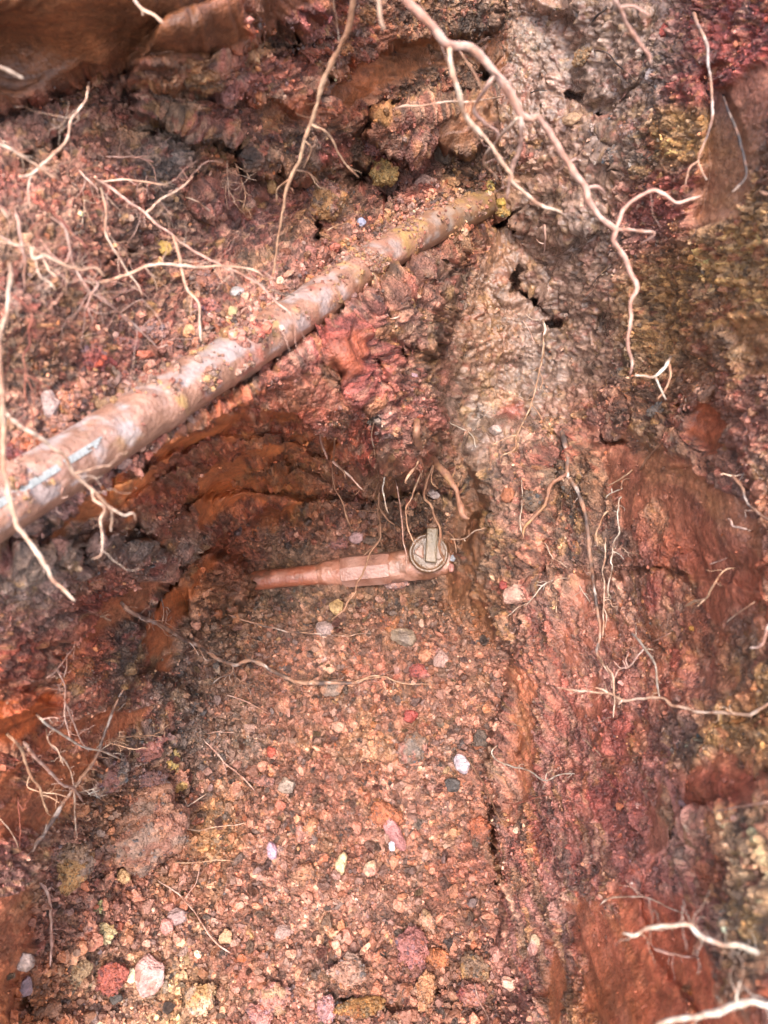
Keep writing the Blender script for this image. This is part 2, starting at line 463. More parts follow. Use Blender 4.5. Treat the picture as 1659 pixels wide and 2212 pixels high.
# ---- smeared (sliced) clay: outline, streak angle in degrees (None: round the hollow), strength, colour
SMEAR = [
 ([(-450,-450),(760,-450),(700,-20),(600,50),(430,100),(190,145),(90,200),(0,220),(-450,290)], -11, .95, (104,66,42)),  # colour darkened to carry the shade under the overhang
 ([(700,200),(760,130),(850,85),(960,70),(1085,80),(1095,150),(1000,130),(880,150),(800,190),(740,240)], -28, .9, (142,88,55)),
 ([(900,300),(960,250),(1060,215),(1060,260),(1000,300),(930,320)], -40, .8, (132,90,62)),
 ([(560,215),(640,190),(690,240),(620,280),(560,270)], -20, .5, (150,95,60)),
 ([(60,1190),(190,1060),(300,980),(400,905),(520,870),(640,885),(720,940),(770,980),(780,1060),(620,1080),(480,1100),(360,1160),(300,1180),(200,1150)], None, .95, (172,98,54)),
 ([(70,1165),(200,1055),(300,985),(400,915),(520,878),(640,890),(715,940),(740,985),(640,930),(520,925),(400,965),(290,1040),(200,1120)], -24, .97, (184,104,56)),  # this band and the slice before it: colour brightened for bounced light
 ([(120,1400),(200,1310),(300,1240),(350,1250),(280,1330),(180,1390),(130,1470)], -42, .8, (152,88,54)),
 ([(285,1465),(295,1370),(345,1260),(420,1180),(500,1130),(640,1080),(600,1120),(520,1170),(440,1240),(385,1330),(360,1450)], -55, .9, (146,82,46)),
 ([(-40,1480),(60,1480),(120,1500),(115,1560),(60,1590),(-40,1610)], -8, .95, (176,88,42)),
 ([(120,1575),(240,1530),(330,1520),(300,1570),(200,1640),(120,1770),(60,1800),(-40,1800),(-40,1680),(60,1610)], -38, .8, (150,84,50)),
 ([(-40,1960),(60,1900),(75,1990),(60,2100),(40,2300),(-40,2300)], 82, .7, (160,88,54)),
 ([(1210,1420),(1280,1100),(1330,960),(1450,960),(1560,1060),(1660,1200),(1660,1500),(1560,1540),(1480,1800),(1380,1950),(1250,1850),(1200,1650)], 78, .78, (154,92,70)),
 ([(1430,1850),(1500,1700),(1580,1560),(1660,1450),(1660,1760),(1500,1770),(1470,1860),(1560,2150),(1700,2300),(1440,2300),(1300,1960)], 62, .78, (154,80,60)),
 ([(1230,1950),(1330,1930),(1430,1960),(1560,2140),(1660,2240),(1500,2350),(1300,2350),(1260,2100)], 60, .8, (156,84,58)),
 ([(1180,2000),(1215,2060),(1240,2250),(1190,2250)], 75, .8, (165,95,60)),
 ([(1510,930),(1530,860),(1560,870),(1600,965),(1550,985)], 60, .9, (165,84,52)),
 ([(1250,930),(1310,905),(1370,950),(1340,1000),(1270,990)], 30, .6, (178,118,92)),
 ([(1320,940),(1400,950),(1560,1050),(1660,1150),(1660,1210),(1540,1120),(1400,1010)], 32, .8, (138,92,66)),
 ([(1530,330),(1540,210),(1600,190),(1680,130),(1680,330),(1600,440),(1570,490),(1510,500)], 88, .85, (142,100,76)),
 ([(1600,700),(1680,660),(1680,830),(1620,800)], 10, .7, (140,98,64)),
 ([(985,1080),(1030,1000),(1060,1080),(1040,1200),(1060,1320),(1090,1420),(1030,1380),(985,1300),(975,1190)], 84, .75, (128,82,54)),
 ([(738,715),(790,745),(760,812),(722,790)], 60, .9, (152,86,60)),
 ([(430,1480),(520,1440),(540,1560),(500,1640),(430,1600)], 80, .35, (140,92,72)),
 ([(640,885),(560,850),(500,870),(420,880),(520,850),(650,800),(700,830),(720,900)], -30, .4, (158,92,60)),
 ([(1120,1440),(1180,1480),(1150,1700),(1110,1800),(1085,1760),(1095,1600)], 82, .6, (168,98,62)),
 ([(380,1730),(470,1710),(480,1840),(400,1850)], 88, .3, (150,112,66)),
]
WETZ = [(1090,-60),(1480,-60),(1440,150),(1380,300),(1340,480),(1370,640),(1350,830),(1230,900),(1100,960),(1050,1020),(960,1000),(930,860),(950,720),(1010,590),(1060,500),(1070,330),(1090,180)]

def smooth_zone(x0, x1, y0, y1, f=160.):
    return (sstep(x0 - f, x0 + f, X) * (1 - sstep(x1 - f, x1 + f, X)) * sstep(y0 - f, y0 + f, Y) * (1 - sstep(y1 - f, y1 + f, Y)))[..., None]
S = np.zeros_like(D); band = np.zeros_like(D); fleck = np.zeros_like(D); b2 = np.zeros_like(D); b3 = np.zeros_like(D); streak = np.zeros_like(D); scol = np.zeros(D.shape + (3,), np.float32)
ragged = fbm(P0, 22, 4, 61)
for i, (poly, ang, st, c) in enumerate(SMEAR):
    z = zone(poly, 60 if poly[0][0] in (1210, 1430, 1230) else 26)
    z = sstep(.35, .65, z + ragged * .33) * st
    jj, ii = np.where(z > 0.01)
    if len(jj) == 0: continue
    s = (slice(jj.min(), jj.max() + 1), slice(ii.min(), ii.max() + 1))
    q = P0[s]
    if ang is None:
        dx, dy = X[s] - 640, Y[s] - 1560
        rr = np.sqrt(dx * dx + (dy * 0.92) ** 2); th = np.arctan2(dx, -dy)
        u = th * .30; v = rr * Dsm[s] / F
    else:
        a = math.radians(ang)
        u = q[..., 0] * math.cos(a) - q[..., 1] * math.sin(a); v = q[..., 0] * math.sin(a) + q[..., 1] * math.cos(a)
    wv = fbm(q, 9, 2, 200) * .012
    Q = np.stack([u, v + wv, np.full_like(u, i * 3.1)], -1)
    sn = (noise(Q, (10, 70, 1), 3) * .5 + noise(Q, (18, 190, 1), 4) * .8 + noise(Q, (40, 420, 1), 8) * .5) / 1.5
    bn_ = noise(Q, (5, 38, 1), 12) + .6 * noise(Q, (9, 80, 1), 13) + .35 * noise(Q, (60, 120, 1), 14)
    w = z[s]
    band[s] = band[s] * (1 - w) + bn_ * w
    streak[s] = streak[s] * (1 - w) + sn * w
    scol[s] = scol[s] * (1 - w[..., None]) + np.asarray(c, np.float32) / 255. * w[..., None]
    S[s] = np.maximum(S[s], w)
# crumbs torn out of the slices
fleckm = sstep(.32, .65, fleck + .25 * fbm(P0, 20, 2, 78)) * S
torn = sstep(.22, .5, band + .35 * fbm(P0, 40, 3, 77) + .26 * smooth_zone(1180, 3000, 950, 1950)[..., 0] + .06)
scolN = scol / np.maximum(S, 1e-3)[..., None]
Sx = S * (1 - .75 * torn)
G = zone(WETZ, 30) * (1 - sstep(.1, .6, fbm(P0, 16, 3, 90) - .25) * .8)
G = np.maximum(G, sstep(.25, .55, fbm(P0, 7, 3, 91)) * .35 * (X > 1100) * (Y < 1400))

# floor mask
FLOORP = [(430,1200),(560,1130),(700,1085),(900,1075),(985,1110),(985,1220),(1010,1300),(1080,1400),(1110,1450),(1080,1600),(1064,1700),(1066,1790),(1084,1870),(1072,1960),(1095,2040),(1140,2120),(1200,2700),(20,2700),(30,2110),(70,2040),(60,1950),(75,1860),(120,1770),(215,1645),(330,1590),(400,1550),(380,1420),(395,1330)]
FL = zone(FLOORP, 12)

# ---- relief
def along(Pin, deg, amt):
    a = math.radians(deg); d = np.array([math.cos(a), -math.sin(a), 0], np.float32)
    return Pin - d * (Pin @ d)[..., None] * amt
SCL = (.95 / np.clip(Dsm, .35, 2)) ** .75
PQ = P0.copy()
PQ = along(PQ, 80, .62 * smooth_zone(1180, 3000, 1000, 3000))
PQ = along(PQ, -22, .45 * smooth_zone(-900, 900, -900, 300))
PQ = along(PQ, -35, .5 * smooth_zone(-900, 330, 1250, 1700, 90))
PQ = PQ * SCL[..., None]
PW = PQ + np.stack([fbm(P0, 90, 3, 300 + k) for k in range(3)], -1) * .0035
w1 = worley(PW, 1 / .017, 1)
w2 = worley(PW, 1 / .0078, 2)
w0 = worley(PW, 1 / .042, 3)
w3 = worley(PW, 1 / .0046, 4)
def dome(w, k=.8):
    e = sstep(0, .22, w[1] - w[0])
    return (.25 + .75 * w[2][0] + w[3] * .8) * e * .8 + .35 * np.sqrt(np.clip(1 - (w[0] / k) ** 2, 0, 1))
C = 1 - np.clip(Sx * 1.0, 0, 1)
C = C * (1 - .5 * G)
big = fbm(P0, 11, 3, 400)
med = fbm(P0, 45, 4, 420, .6)
fin = fbm(P0, 210, 3, 440, .6)
WETX = zone([(1120,1380),(1250,1200),(1420,1200),(1500,1500),(1450,1750),(1380,1950),(1430,2212),(1130,2212),(1085,1800)], 60)
ridg = 1 - np.abs(fbm(P0 * np.array([1, 1.6, 1], np.float32), 38, 3, 460))
crack = sstep(.86, 1.0, 1 - np.abs(fbm(P0, 13, 3, 480))) * (1 - Sx)
H = big * .010 + med * .0042 * (.25 + .75 * C) + fin * .0014 * (.05 + .95 * C)
H += C / SCL * (dome(w1) * .0060 + dome(w2) * .0042 + dome(w3) * .0022 + dome(w0, .9) * .0048 * (1 - FL * .6))
H += G * ((ridg - .6) * .006 + np.abs(med) * .005 + (1 - np.abs(fbm(P0 * np.array([1, 2.2, 1], np.float32), 95, 3, 466)) - .6) * .0022)
H += S * (streak * .0036 - fleckm * .0028 - .0035 * torn + np.clip(band, -1, 1) * -.002) - crack * .0035
edge_damp = np.clip((X + 380) / 300, .3, 1)
Pd = P + Nsm * H[..., None].astype(np.float32)

# ------------------------------------------------------------------ colours of the soil (mostly its minerals; slices also toned for light and shade)
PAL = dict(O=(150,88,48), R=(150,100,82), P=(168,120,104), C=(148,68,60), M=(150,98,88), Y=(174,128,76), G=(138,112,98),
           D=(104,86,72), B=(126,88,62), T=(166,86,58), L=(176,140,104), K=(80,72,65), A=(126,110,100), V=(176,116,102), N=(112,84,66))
GRID = """OOOTMTBNGGGC
RRRMTTBBGGGC
PRATBBMNGGYB
PRNMRRPBGAVY
PRRRPPRGGGYY
BRPPVCRGGGYB
PPPTTVMAGRBR
PVTTORBGRBBR
GAATBRNNRATR
PTNBNNNBPRBT
TTANRRRRRVTY
TRAARRRRMCVY
RBRRRRPRVCMT
PRRRPRRRMCVY
RRPRRPRRVVTL
OPLRPRRRMOTT"""
rows = GRID.split()
Gc = np.array([[PAL[c] for c in r] for r in rows], np.float32) / 255.
gx = np.arange(12) * 138.2 + 69; gy = np.arange(16) * 138.2 + 69
def bil(Gc, xx, yy):
    u = np.clip((xx - gx[0]) / 138.2, 0, 10.999); v = np.clip((yy - gy[0]) / 138.2, 0, 14.999)
    i = u.astype(int); j = v.astype(int); fu = (u - i)[..., None]; fv = (v - j)[..., None]
    fu = fu * fu * (3 - 2 * fu); fv = fv * fv * (3 - 2 * fv)
    return (Gc[j, i] * (1 - fu) + Gc[j, i + 1] * fu) * (1 - fv) + (Gc[j + 1, i] * (1 - fu) + Gc[j + 1, i + 1] * fu) * fv
lx = fbm(P0, 8, 3, 500) * 45; ly = fbm(P0, 8, 3, 510) * 45
BASE = bil(Gc, X + lx + wx, Y + ly + wy).astype(np.float32)
# patches: x, y, rx, ry, angle, colour, strength
PATCH = [
 (1580,70,110,85,10,'C',.75),(1515,200,55,60,20,'C',.75),(1425,440,80,60,20,'C',.6),(1500,395,60,26,0,'C',.6),(1480,290,66,46,0,'Y',.85),(1590,600,70,120,10,'Y',.5),
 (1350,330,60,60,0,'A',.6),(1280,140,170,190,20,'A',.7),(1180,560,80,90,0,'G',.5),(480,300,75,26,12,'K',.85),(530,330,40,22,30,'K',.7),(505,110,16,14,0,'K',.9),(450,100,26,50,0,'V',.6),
 (650,15,60,26,0,'C',.7),(610,200,60,70,0,'T',.6),(700,320,60,24,0,'C',.7),(250,410,46,30,30,'C',.5),(470,345,60,50,0,'Y',.35),(560,270,60,50,0,'N',.5),(930,180,110,50,0,'N',.6),(1040,170,60,60,0,'N',.8),
 (20,375,40,40,0,'C',.5),(80,340,60,40,0,'Y',.3),(740,745,40,56,-20,'C',.5),(770,940,40,60,-30,'T',.9),(800,960,30,50,0,'C',.5),(600,770,70,40,-30,'V',.8),
 (560,780,40,30,0,'T',.5),(700,830,60,40,0,'R',.4),(815,902,12,14,0,'K',.95),(880,660,40,60,0,'R',.5),(560,640,60,30,-35,'V',.4),
 (290,1040,60,14,-40,'Y',.7),(310,1160,60,30,0,'D',.5),(420,1030,80,18,-10,'D',.5),(450,1110,60,30,0,'D',.4),(325,1055,40,18,-30,'T',.8),
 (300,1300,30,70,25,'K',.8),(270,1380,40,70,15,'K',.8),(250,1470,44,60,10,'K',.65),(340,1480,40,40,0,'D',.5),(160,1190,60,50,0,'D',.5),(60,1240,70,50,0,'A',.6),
 (90,1440,110,60,0,'T',.8),(30,1430,60,60,0,'C',.4),(200,1290,60,30,-40,'C',.4),(340,1080,30,14,0,'C',.8),
 (40,1740,70,60,0,'M',.7),(30,1840,60,80,0,'C',.45),(40,1640,40,30,0,'C',.4),(70,1870,20,90,15,'L',.8),(100,1790,16,50,30,'Y',.7),(50,1900,10,60,0,'L',.9),
 (470,1790,50,80,0,'Y',.6),(700,1490,60,40,0,'N',.4),(200,2100,80,60,0,'L',.6),(450,2130,80,50,0,'L',.45),(330,2040,60,50,0,'P',.4),
 (640,1150,40,26,0,'C',.5),(560,1110,60,16,-25,'C',.6),(620,1190,80,40,0,'D',.45),(860,1110,80,40,0,'D',.5),  # darker patches towards the back of the hollow
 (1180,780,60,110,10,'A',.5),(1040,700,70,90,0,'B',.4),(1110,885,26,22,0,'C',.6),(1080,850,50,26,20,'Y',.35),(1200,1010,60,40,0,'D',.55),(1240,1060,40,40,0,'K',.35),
 (1370,1000,40,40,0,'V',.6),(1300,930,50,26,20,'V',.7),(1420,1204,14,34,5,'V',.9),(1441,1295,22,34,0,'C',.8),(1500,1180,40,60,0,'T',.7),(1440,1110,40,60,0,'D',.25),
 (1520,1075,60,24,48,'Y',.8),(1530,1480,80,60,0,'V',.75),(1350,1480,90,80,0,'V',.5),(1560,1430,40,40,0,'C',.4),(1610,1470,50,80,0,'Y',.5),(1640,1230,50,40,0,'T',.7),
 (1250,1600,90,90,0,'V',.5),(1470,1600,50,44,20,'K',.6),(1500,1640,40,30,0,'D',.6),(1420,1660,50,60,30,'V',.4),(1530,1730,30,30,0,'O',.8),
 (1190,1880,30,110,8,'M',.9),(1180,1980,24,90,0,'V',.7),(1248,1960,42,62,-10,'P',1.0),(1300,1850,60,120,20,'V',.55),(1400,1860,60,80,0,'V',.5),(1170,1800,40,70,0,'C',.5),
 (1200,2100,50,60,0,'M',.7),(1280,2090,30,50,-20,'D',.35),(1640,1880,70,130,10,'L',.95),(1640,2080,60,110,0,'L',.75),(1560,1900,50,90,0,'T',.8),(1550,2000,40,60,0,'V',.7),
 (1360,2060,16,90,-30,'Y',.7),(1330,1920,20,60,-20,'L',.5),(1154,2040,18,36,0,'L',.7),(1135,1560,16,60,8,'L',.5),(1150,1480,20,50,0,'V',.8),(1130,1900,26,30,0,'Y',.4),
 (930,1590,60,60,0,'R',.3),(1000,1640,40,40,0,'A',.4),(1200,1430,60,60,0,'R',.4),(1040,820,60,40,0,'G',.4),(400,1250,60,60,0,'O',.5),
]
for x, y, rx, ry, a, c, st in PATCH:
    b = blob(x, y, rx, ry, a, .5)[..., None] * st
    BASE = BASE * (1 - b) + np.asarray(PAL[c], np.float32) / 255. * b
pn = [fbm(PQ, 20, 3, 600 + 40 * k) for k in range(4)]
def accent(B, n, lo, hi, col, st):
    w = (sstep(lo, hi, n) * st)[..., None]
    return B * (1 - w) + np.asarray(col, np.float32) / 255. * w
dry = 1 - G * .7
BASE = accent(BASE, pn[0], .35, .7, (160, 84, 66), .4 * dry)
BASE = accent(BASE, pn[1], .40, .75, (176, 140, 94), .4 * dry)
BASE = accent(BASE, pn[2], .45, .8, (84, 72, 62), .45)
BASE = accent(BASE, pn[3], .45, .8, (186, 140, 124), .5 * dry)
# sliced clay takes its zone's colour, in streaks
sm = np.clip(Sx, 0, 1)[..., None]
sc_ = scolN * 1.06 * (1 + .45 * np.clip(streak, -1, 1)[..., None] - .12 * sstep(.3, .9, np.abs(band))[..., None])
rightz = (sstep(1080, 1200, X) * sstep(1250, 1500, Y))[..., None]
def toward(c, col, w):
    return c + (np.asarray(col, np.float32) / 255. - c) * w
sc_ = toward(sc_, (152, 66, 54), sstep(.1, .7, b2)[..., None] * (.28 + .25 * rightz))
sc_ = toward(sc_, (150, 84, 88), sstep(.25, .8, b2 * .6 - b3 * .6)[..., None] * (.1 + .45 * rightz))
sc_ = toward(sc_, (190, 140, 116), sstep(.45, .8, -fleck)[..., None] * .35)
sc_ = toward(sc_, (182, 124, 58), sstep(.3, .8, b3)[..., None] * .55)
sc_ = toward(sc_, (108, 84, 62), sstep(.25, .8, -b3)[..., None] * .5)
sc_ = toward(sc_, (80, 58, 46), fleckm[..., None] * .7)
BASE = BASE * (1 - sm * .86) + sc_ * sm * .86
# crumb by crumb
cr = C[..., None]
for w, k in ((w1, .16), (w2, .24), (w3, .26)):
    v = (w[2][0] - .5)[..., None]; h = (w[2][1] - .5)[..., None]; a = w[2][2][..., None]
    cr = C[..., None]
    BASE = BASE * (1 + cr * k * (v * 1.6)) + cr * k * h * np.array([.10, -.01, -.07])
    cr = C[..., None] * (1 - .55 * FL[..., None])
    pick = (a > .93) * cr
    BASE = BASE + (np.array([.74, .60, .48]) - BASE) * pick * .4
    pick = (a < .05) * cr
    BASE = BASE + (np.array([.30, .26, .23]) - BASE) * pick * .4
    pick = ((a > .84) & (a < .89)) * cr
    BASE = BASE + (np.array([.62, .27, .22]) - BASE) * pick * .35
    pick = ((a > .60) & (a < .64)) * cr
    BASE = BASE + (np.array([.72, .55, .28]) - BASE) * pick * .35
BASE = BASE * (1 + .10 * fin[..., None])
lum = BASE @ np.array([.35, .5, .15], np.float32)
MUD = np.array([152, 112, 92], np.float32) / 255.; MUD = MUD / (MUD @ np.array([.35, .5, .15]))
kM = (.14 + .14 * FL[..., None]) * (1 - sm)
BASE = BASE * (1 - kM) + (lum[..., None] * MUD) * kM
BASE = .43 + (BASE * 1.0 - .43) * 1.04
COLR = lin(np.clip(BASE, .04, .9))
WET = np.clip(.5 + .5 * G + .12 * med - .05 * Sx + .12 * pn[1], 0, 1)
WET = np.clip(WET + .25 * WETX, 0, 1)
WET = np.maximum(WET, blob(1248,1960,42,62,-10) * .8)

# ---- the surface, split where floor and walls meet
WP = to_world(Pd)
idx = np.arange(NX * NY).reshape(NY, NX)
quads = np.stack([idx[:-1, :-1], idx[1:, :-1], idx[1:, 1:], idx[:-1, 1:]], -1).reshape(-1, 4)
Xc = (X[:-1, :-1] + STEP / 2).ravel(); Yc = (Y[:-1, :-1] + STEP / 2).ravel()
wf = (wx[:-1, :-1].ravel(), wy[:-1, :-1].ravel())
isfloor = FL[:-1, :-1].ravel() > .5
BACK = [(-600,-600),(2300,-600),(1400,150),(1380,300),(1340,480),(1370,640),(1300,850),(1200,960),(1060,1060),(1000,1120),(985,1120),(900,1075),(700,1085),(560,1130),(430,1200),(375,1230),(340,1180),(230,1150),(90,1180),(-600,1190)]
isback = poly_sd(Xc + wf[0], Yc + wf[1], BACK) > 0
region = np.where(isfloor, 0, np.where(isback, 1, np.where(Xc < 760, 2, 3)))
SETTING = {}
VF = WP.reshape(-1, 3); CF = COLR.reshape(-1, 3); WF = WET.reshape(-1); SLK = np.clip(np.maximum(Sx * .72 - .5 * fleckm, G * .72), 0, 1).reshape(-1)
for k, nm in enumerate(("pit_floor", "wall_back", "wall_left", "wall_right")):
    q = quads[region == k]
    u, invq = np.unique(q, return_inverse=True)
    o = obj_np(nm, VF[u], invq.reshape(-1, 4), M_SOIL, CF[u], WF[u], True, slick=SLK[u])
    SETTING[nm] = tag(o, kind='structure')

# lookups on the finished surface
def gidx(x, y):
    i = np.clip(np.searchsorted(GX, np.asarray(x, float)), 0, NX - 1); j = np.clip(np.searchsorted(GY, np.asarray(y, float)), 0, NY - 1)
    return j, i
Zd = -Pd[..., 2]
def minf(A, k):
    B = A.copy()
    for ax in (0, 1):
        C0 = B.copy()
        for s in range(1, k + 1):
            C0 = np.minimum(C0, np.roll(B, s, ax)); C0 = np.minimum(C0, np.roll(B, -s, ax))
        B = C0
    return B
Zmin = blur(minf(Zd, 3), 2)
def surf_z(x, y, front=False):
    return (Zmin if front else Zd)[gidx(x, y)]
# ------------------------------------------------------------------ rocks, gravel and crumbs
def icosphere(sub):
    t = (1 + 5 ** .5) / 2
    V = [(-1,t,0),(1,t,0),(-1,-t,0),(1,-t,0),(0,-1,t),(0,1,t),(0,-1,-t),(0,1,-t),(t,0,-1),(t,0,1),(-t,0,-1),(-t,0,1)]
    Fs = [(0,11,5),(0,5,1),(0,1,7),(0,7,10),(0,10,11),(1,5,9),(5,11,4),(11,10,2),(10,7,6),(7,1,8),(3,9,4),(3,4,2),(3,2,6),(3,6,8),(3,8,9),(4,9,5),(2,4,11),(6,2,10),(8,6,7),(9,8,1)]
    V = [np.array(v, float) / np.linalg.norm(v) for v in V]
    for _ in range(sub):
        mid = {}; nf = []
        def m(a, b):
            k = (min(a, b), max(a, b))
            if k not in mid:
                v = V[a] + V[b]; V.append(v / np.linalg.norm(v)); mid[k] = len(V) - 1
            return mid[k]
        for a, b, c in Fs:
            ab, bc, ca = m(a, b), m(b, c), m(c, a)
            nf += [(a, ab, ca), (b, bc, ab), (c, ca, bc), (ab, bc, ca)]
        Fs = nf
    return np.array(V), np.array(Fs)
ICO = [icosphere(k) for k in range(5)]

def rock_shape(sub, seed, cuts=7, rough=.08, cutd=(.55, .9)):
    """an angular, worn lump of about unit radius"""
    r = np.random.default_rng(seed)
    V = ICO[sub][0].copy()
    for _ in range(cuts):
        n = r.normal(size=3); n /= np.linalg.norm(n)
        d = r.uniform(*cutd)
        over = V @ n - d
        V = V - np.clip(over, 0, None)[:, None] * n * .92
    if sub >= 2:
        q = V + seed * 7.7
        V *= (1 + rough * fbm(q, 1.7, 3, seed % 97) + rough * .5 * fbm(q, 6, 3, seed % 89))[:, None]
    else:
        V *= (1 + rough * 2.6 * r.uniform(-1, 1, len(V)))[:, None]
    return V

def rand_rot(r, n):
    q = r.normal(size=(n, 4)); q /= np.linalg.norm(q, axis=1, keepdims=True)
    w, x, y, z = q.T
    return np.stack([1-2*(y*y+z*z), 2*(x*y-z*w), 2*(x*z+y*w), 2*(x*y+z*w), 1-2*(x*x+z*z), 2*(y*z-x*w), 2*(x*z-y*w), 2*(y*z+x*w), 1-2*(x*x+y*y)], -1).reshape(-1, 3, 3)

NW = (Nsm.reshape(-1, 3) @ ROT.T).reshape(Nsm.shape)
def scatter(name, weight, n, rlo, rhi, power, sub, seed, parent=None, tint=.18, sink=.25, flat=False, accents=.10):
    r = np.random.default_rng(seed)
    w = weight[40:-40, 40:-40] if False else weight
    inside = (X > -60) & (X < 1720) & (Y > -60) & (Y < 2280)
    cell = (Zd * Zd) * inside * w
    p = cell.ravel().astype(float); p[p < 0] = 0; p /= p.sum()
    # margins are coarser, so keep to the finely surveyed part
    k = r.choice(len(p), n, p=p)
    rad = rlo * (rhi / rlo) ** (r.random(n) ** power)
    shapes = [rock_shape(sub, seed * 50 + q, 6, .10, (.45, .85)) for q in range(10)]
    which = r.integers(0, 10, n)
    R = rand_rot(r, n); S3 = rad[:, None] * r.uniform(.5, 1.35, (n, 3))
    base = WP.reshape(-1, 3)[k] + r.normal(size=(n, 3)) * .0012 + NW.reshape(-1, 3)[k] * (rad * (.55 - sink))[:, None]
    nv = len(ICO[sub][0]); Fs = ICO[sub][1]
    V = np.empty((n, nv, 3), np.float32)
    for q in range(10):
        m = which == q
        V[m] = np.einsum('nij,nvj->nvi', R[m], shapes[q][None] * S3[m][:, None, :]) + base[m][:, None, :]
    c = BASE.reshape(-1, 3)[k].copy()
    c = c * .92 + np.array([.59, .43, .35]) * .08
    c = c * (1 + r.normal(size=(n, 1)) * tint) + r.normal(size=(n, 1)) * np.array([.022, -.006, -.022])
    acc = r.random(n)
    for lo, hi, col in ((0, .25, (.78, .66, .58)), (.25, .45, (.72, .56, .34)), (.45, .65, (.32, .28, .25)), (.65, .85, (.64, .32, .25)), (.85, 1., (.64, .50, .50))):
        m = (acc > lo * accents) & (acc <= hi * accents)
        c[m] = c[m] * .5 + np.array(col) * .5
    cc = np.repeat(lin(np.clip(c, .05, .92))[:, None], nv, 1).reshape(-1, 3)
    FF = (Fs[None] + (np.arange(n) * nv)[:, None, None]).reshape(-1, 3)
    wt = np.repeat(np.clip(WET.reshape(-1)[k] + r.normal(size=n) * .12, 0, 1), nv)
    o = obj_np(name, V.reshape(-1, 3), FF, M_GRAVEL, cc, wt, not flat, parent)
    o['kind'] = 'stuff'
    return o

# ------------------------------------------------------------------ tubes
CROPS = {'A': (0, 0), 'B': (548.6, 0), 'C': (1055.5, 0), 'D': (0, 713.2), 'E': (548.6, 713.2), 'F': (1055.5, 713.2), 'G': (0, 1443.9), 'H': (548.6, 1443.9), 'I': (1055.5, 1443.9), 'V': None}
def sheet(crop, pts):
    p = np.array(pts, float).reshape(-1, 2)
    if CROPS[crop] is None: return p
    return p * .3638 + np.array(CROPS[crop])

def resample(pts, n):
    """Catmull-Rom through pts, n samples evenly along"""
    p = np.asarray(pts, float)
    if len(p) == 2: p = np.array([p[0], (p[0] + p[1]) / 2, p[1]])
    q = np.vstack([2 * p[0] - p[1], p, 2 * p[-1] - p[-2]])
    out = []
    for i in range(1, len(q) - 2):
        t = np.linspace(0, 1, 14, endpoint=False)[:, None]
        p0, p1, p2, p3 = q[i - 1:i + 3]
        out.append(p1 + .5 * t * (p2 - p0 + t * (2 * p0 - 5 * p1 + 4 * p2 - p3 + t * (3 * (p1 - p2) + p3 - p0))))
    c = np.vstack(out + [q[-2][None]])
    s = np.concatenate([[0], np.cumsum(np.linalg.norm(np.diff(c, axis=0), axis=1))])
    u = np.linspace(0, s[-1], n)
    return np.stack([np.interp(u, s, c[:, k]) for k in range(c.shape[1])], -1)

def tube(Pc, R, sides=8, lump=.12, seed=0, cap=True):
    """Pc (n,3) centres, R (n,) radii -> V, F (quads)"""
    n = len(Pc)
    T = np.gradient(Pc, axis=0); T /= np.linalg.norm(T, axis=1, keepdims=True) + 1e-12
    u = np.cross(T[0], [.3, .5, .8]); u /= np.linalg.norm(u)
    U = [u]
    for i in range(1, n):
        u = U[-1] - T[i] * (U[-1] @ T[i]); u /= np.linalg.norm(u) + 1e-12
        U.append(u)
    U = np.array(U); W = np.cross(T, U)
    a = np.linspace(0, 2 * math.pi, sides, endpoint=False)
    V = Pc[:, None] + (U[:, None] * np.cos(a)[None, :, None] + W[:, None] * np.sin(a)[None, :, None]) * R[:, None, None]
    if lump:
        q = V.reshape(-1, 3)
        d = (fbm(q, 1 / max(.004, float(R.mean()) * 5), 3, seed) * lump).reshape(n, sides, 1)
        V = V + (V - Pc[:, None]) * d
    i = np.arange(n - 1)[:, None] * sides; j = np.arange(sides)[None]; k = (j + 1) % sides
    Fq = np.stack([i + j, i + k, i + sides + k, i + sides + j], -1).reshape(-1, 4)
    V = V.reshape(-1, 3)
    if cap:
        V = np.vstack([V, Pc[:1] - T[:1] * R[0] * .5, Pc[-1:] + T[-1:] * R[-1] * .8])
        a0, a1 = len(V) - 2, len(V) - 1
        j = np.arange(sides); k = (j + 1) % sides
        c0 = np.stack([j * 0 + a0, k, j, j * 0 + a0], -1)[:, [0, 1, 2, 2]]
        b = (n - 1) * sides
        c1 = np.stack([j * 0 + a1, b + j, b + k, b + k], -1)
        # split the caps as thin quads
        Fq = np.vstack([Fq, c0, c1])
    return V, Fq

def mesh_poly(name, V, Fq, mat, col, wet, parent=None, origin=(0, 0, 0), smooth=True):
    me = bpy.data.meshes.new(name)
    fl = [tuple(dict.fromkeys(f)) for f in Fq.tolist()]
    me.from_pydata((V - np.asarray(origin)).tolist(), [], fl)
    me.polygons.foreach_set('use_smooth', np.full(len(me.polygons), smooth))
    a = me.color_attributes.new('Col', 'FLOAT_COLOR', 'POINT')
    c = np.ones((len(V), 4), np.float32); c[:, :3] = col
    a.data.foreach_set('color', c.ravel())
    w = me.attributes.new('Wet', 'FLOAT', 'POINT'); w.data.foreach_set('value', np.full(len(V), wet, np.float32))
    me.materials.append(mat); me.update()
    o = bpy.data.objects.new(name, me)
    if parent is None: o.location = origin
    return link(o, parent)

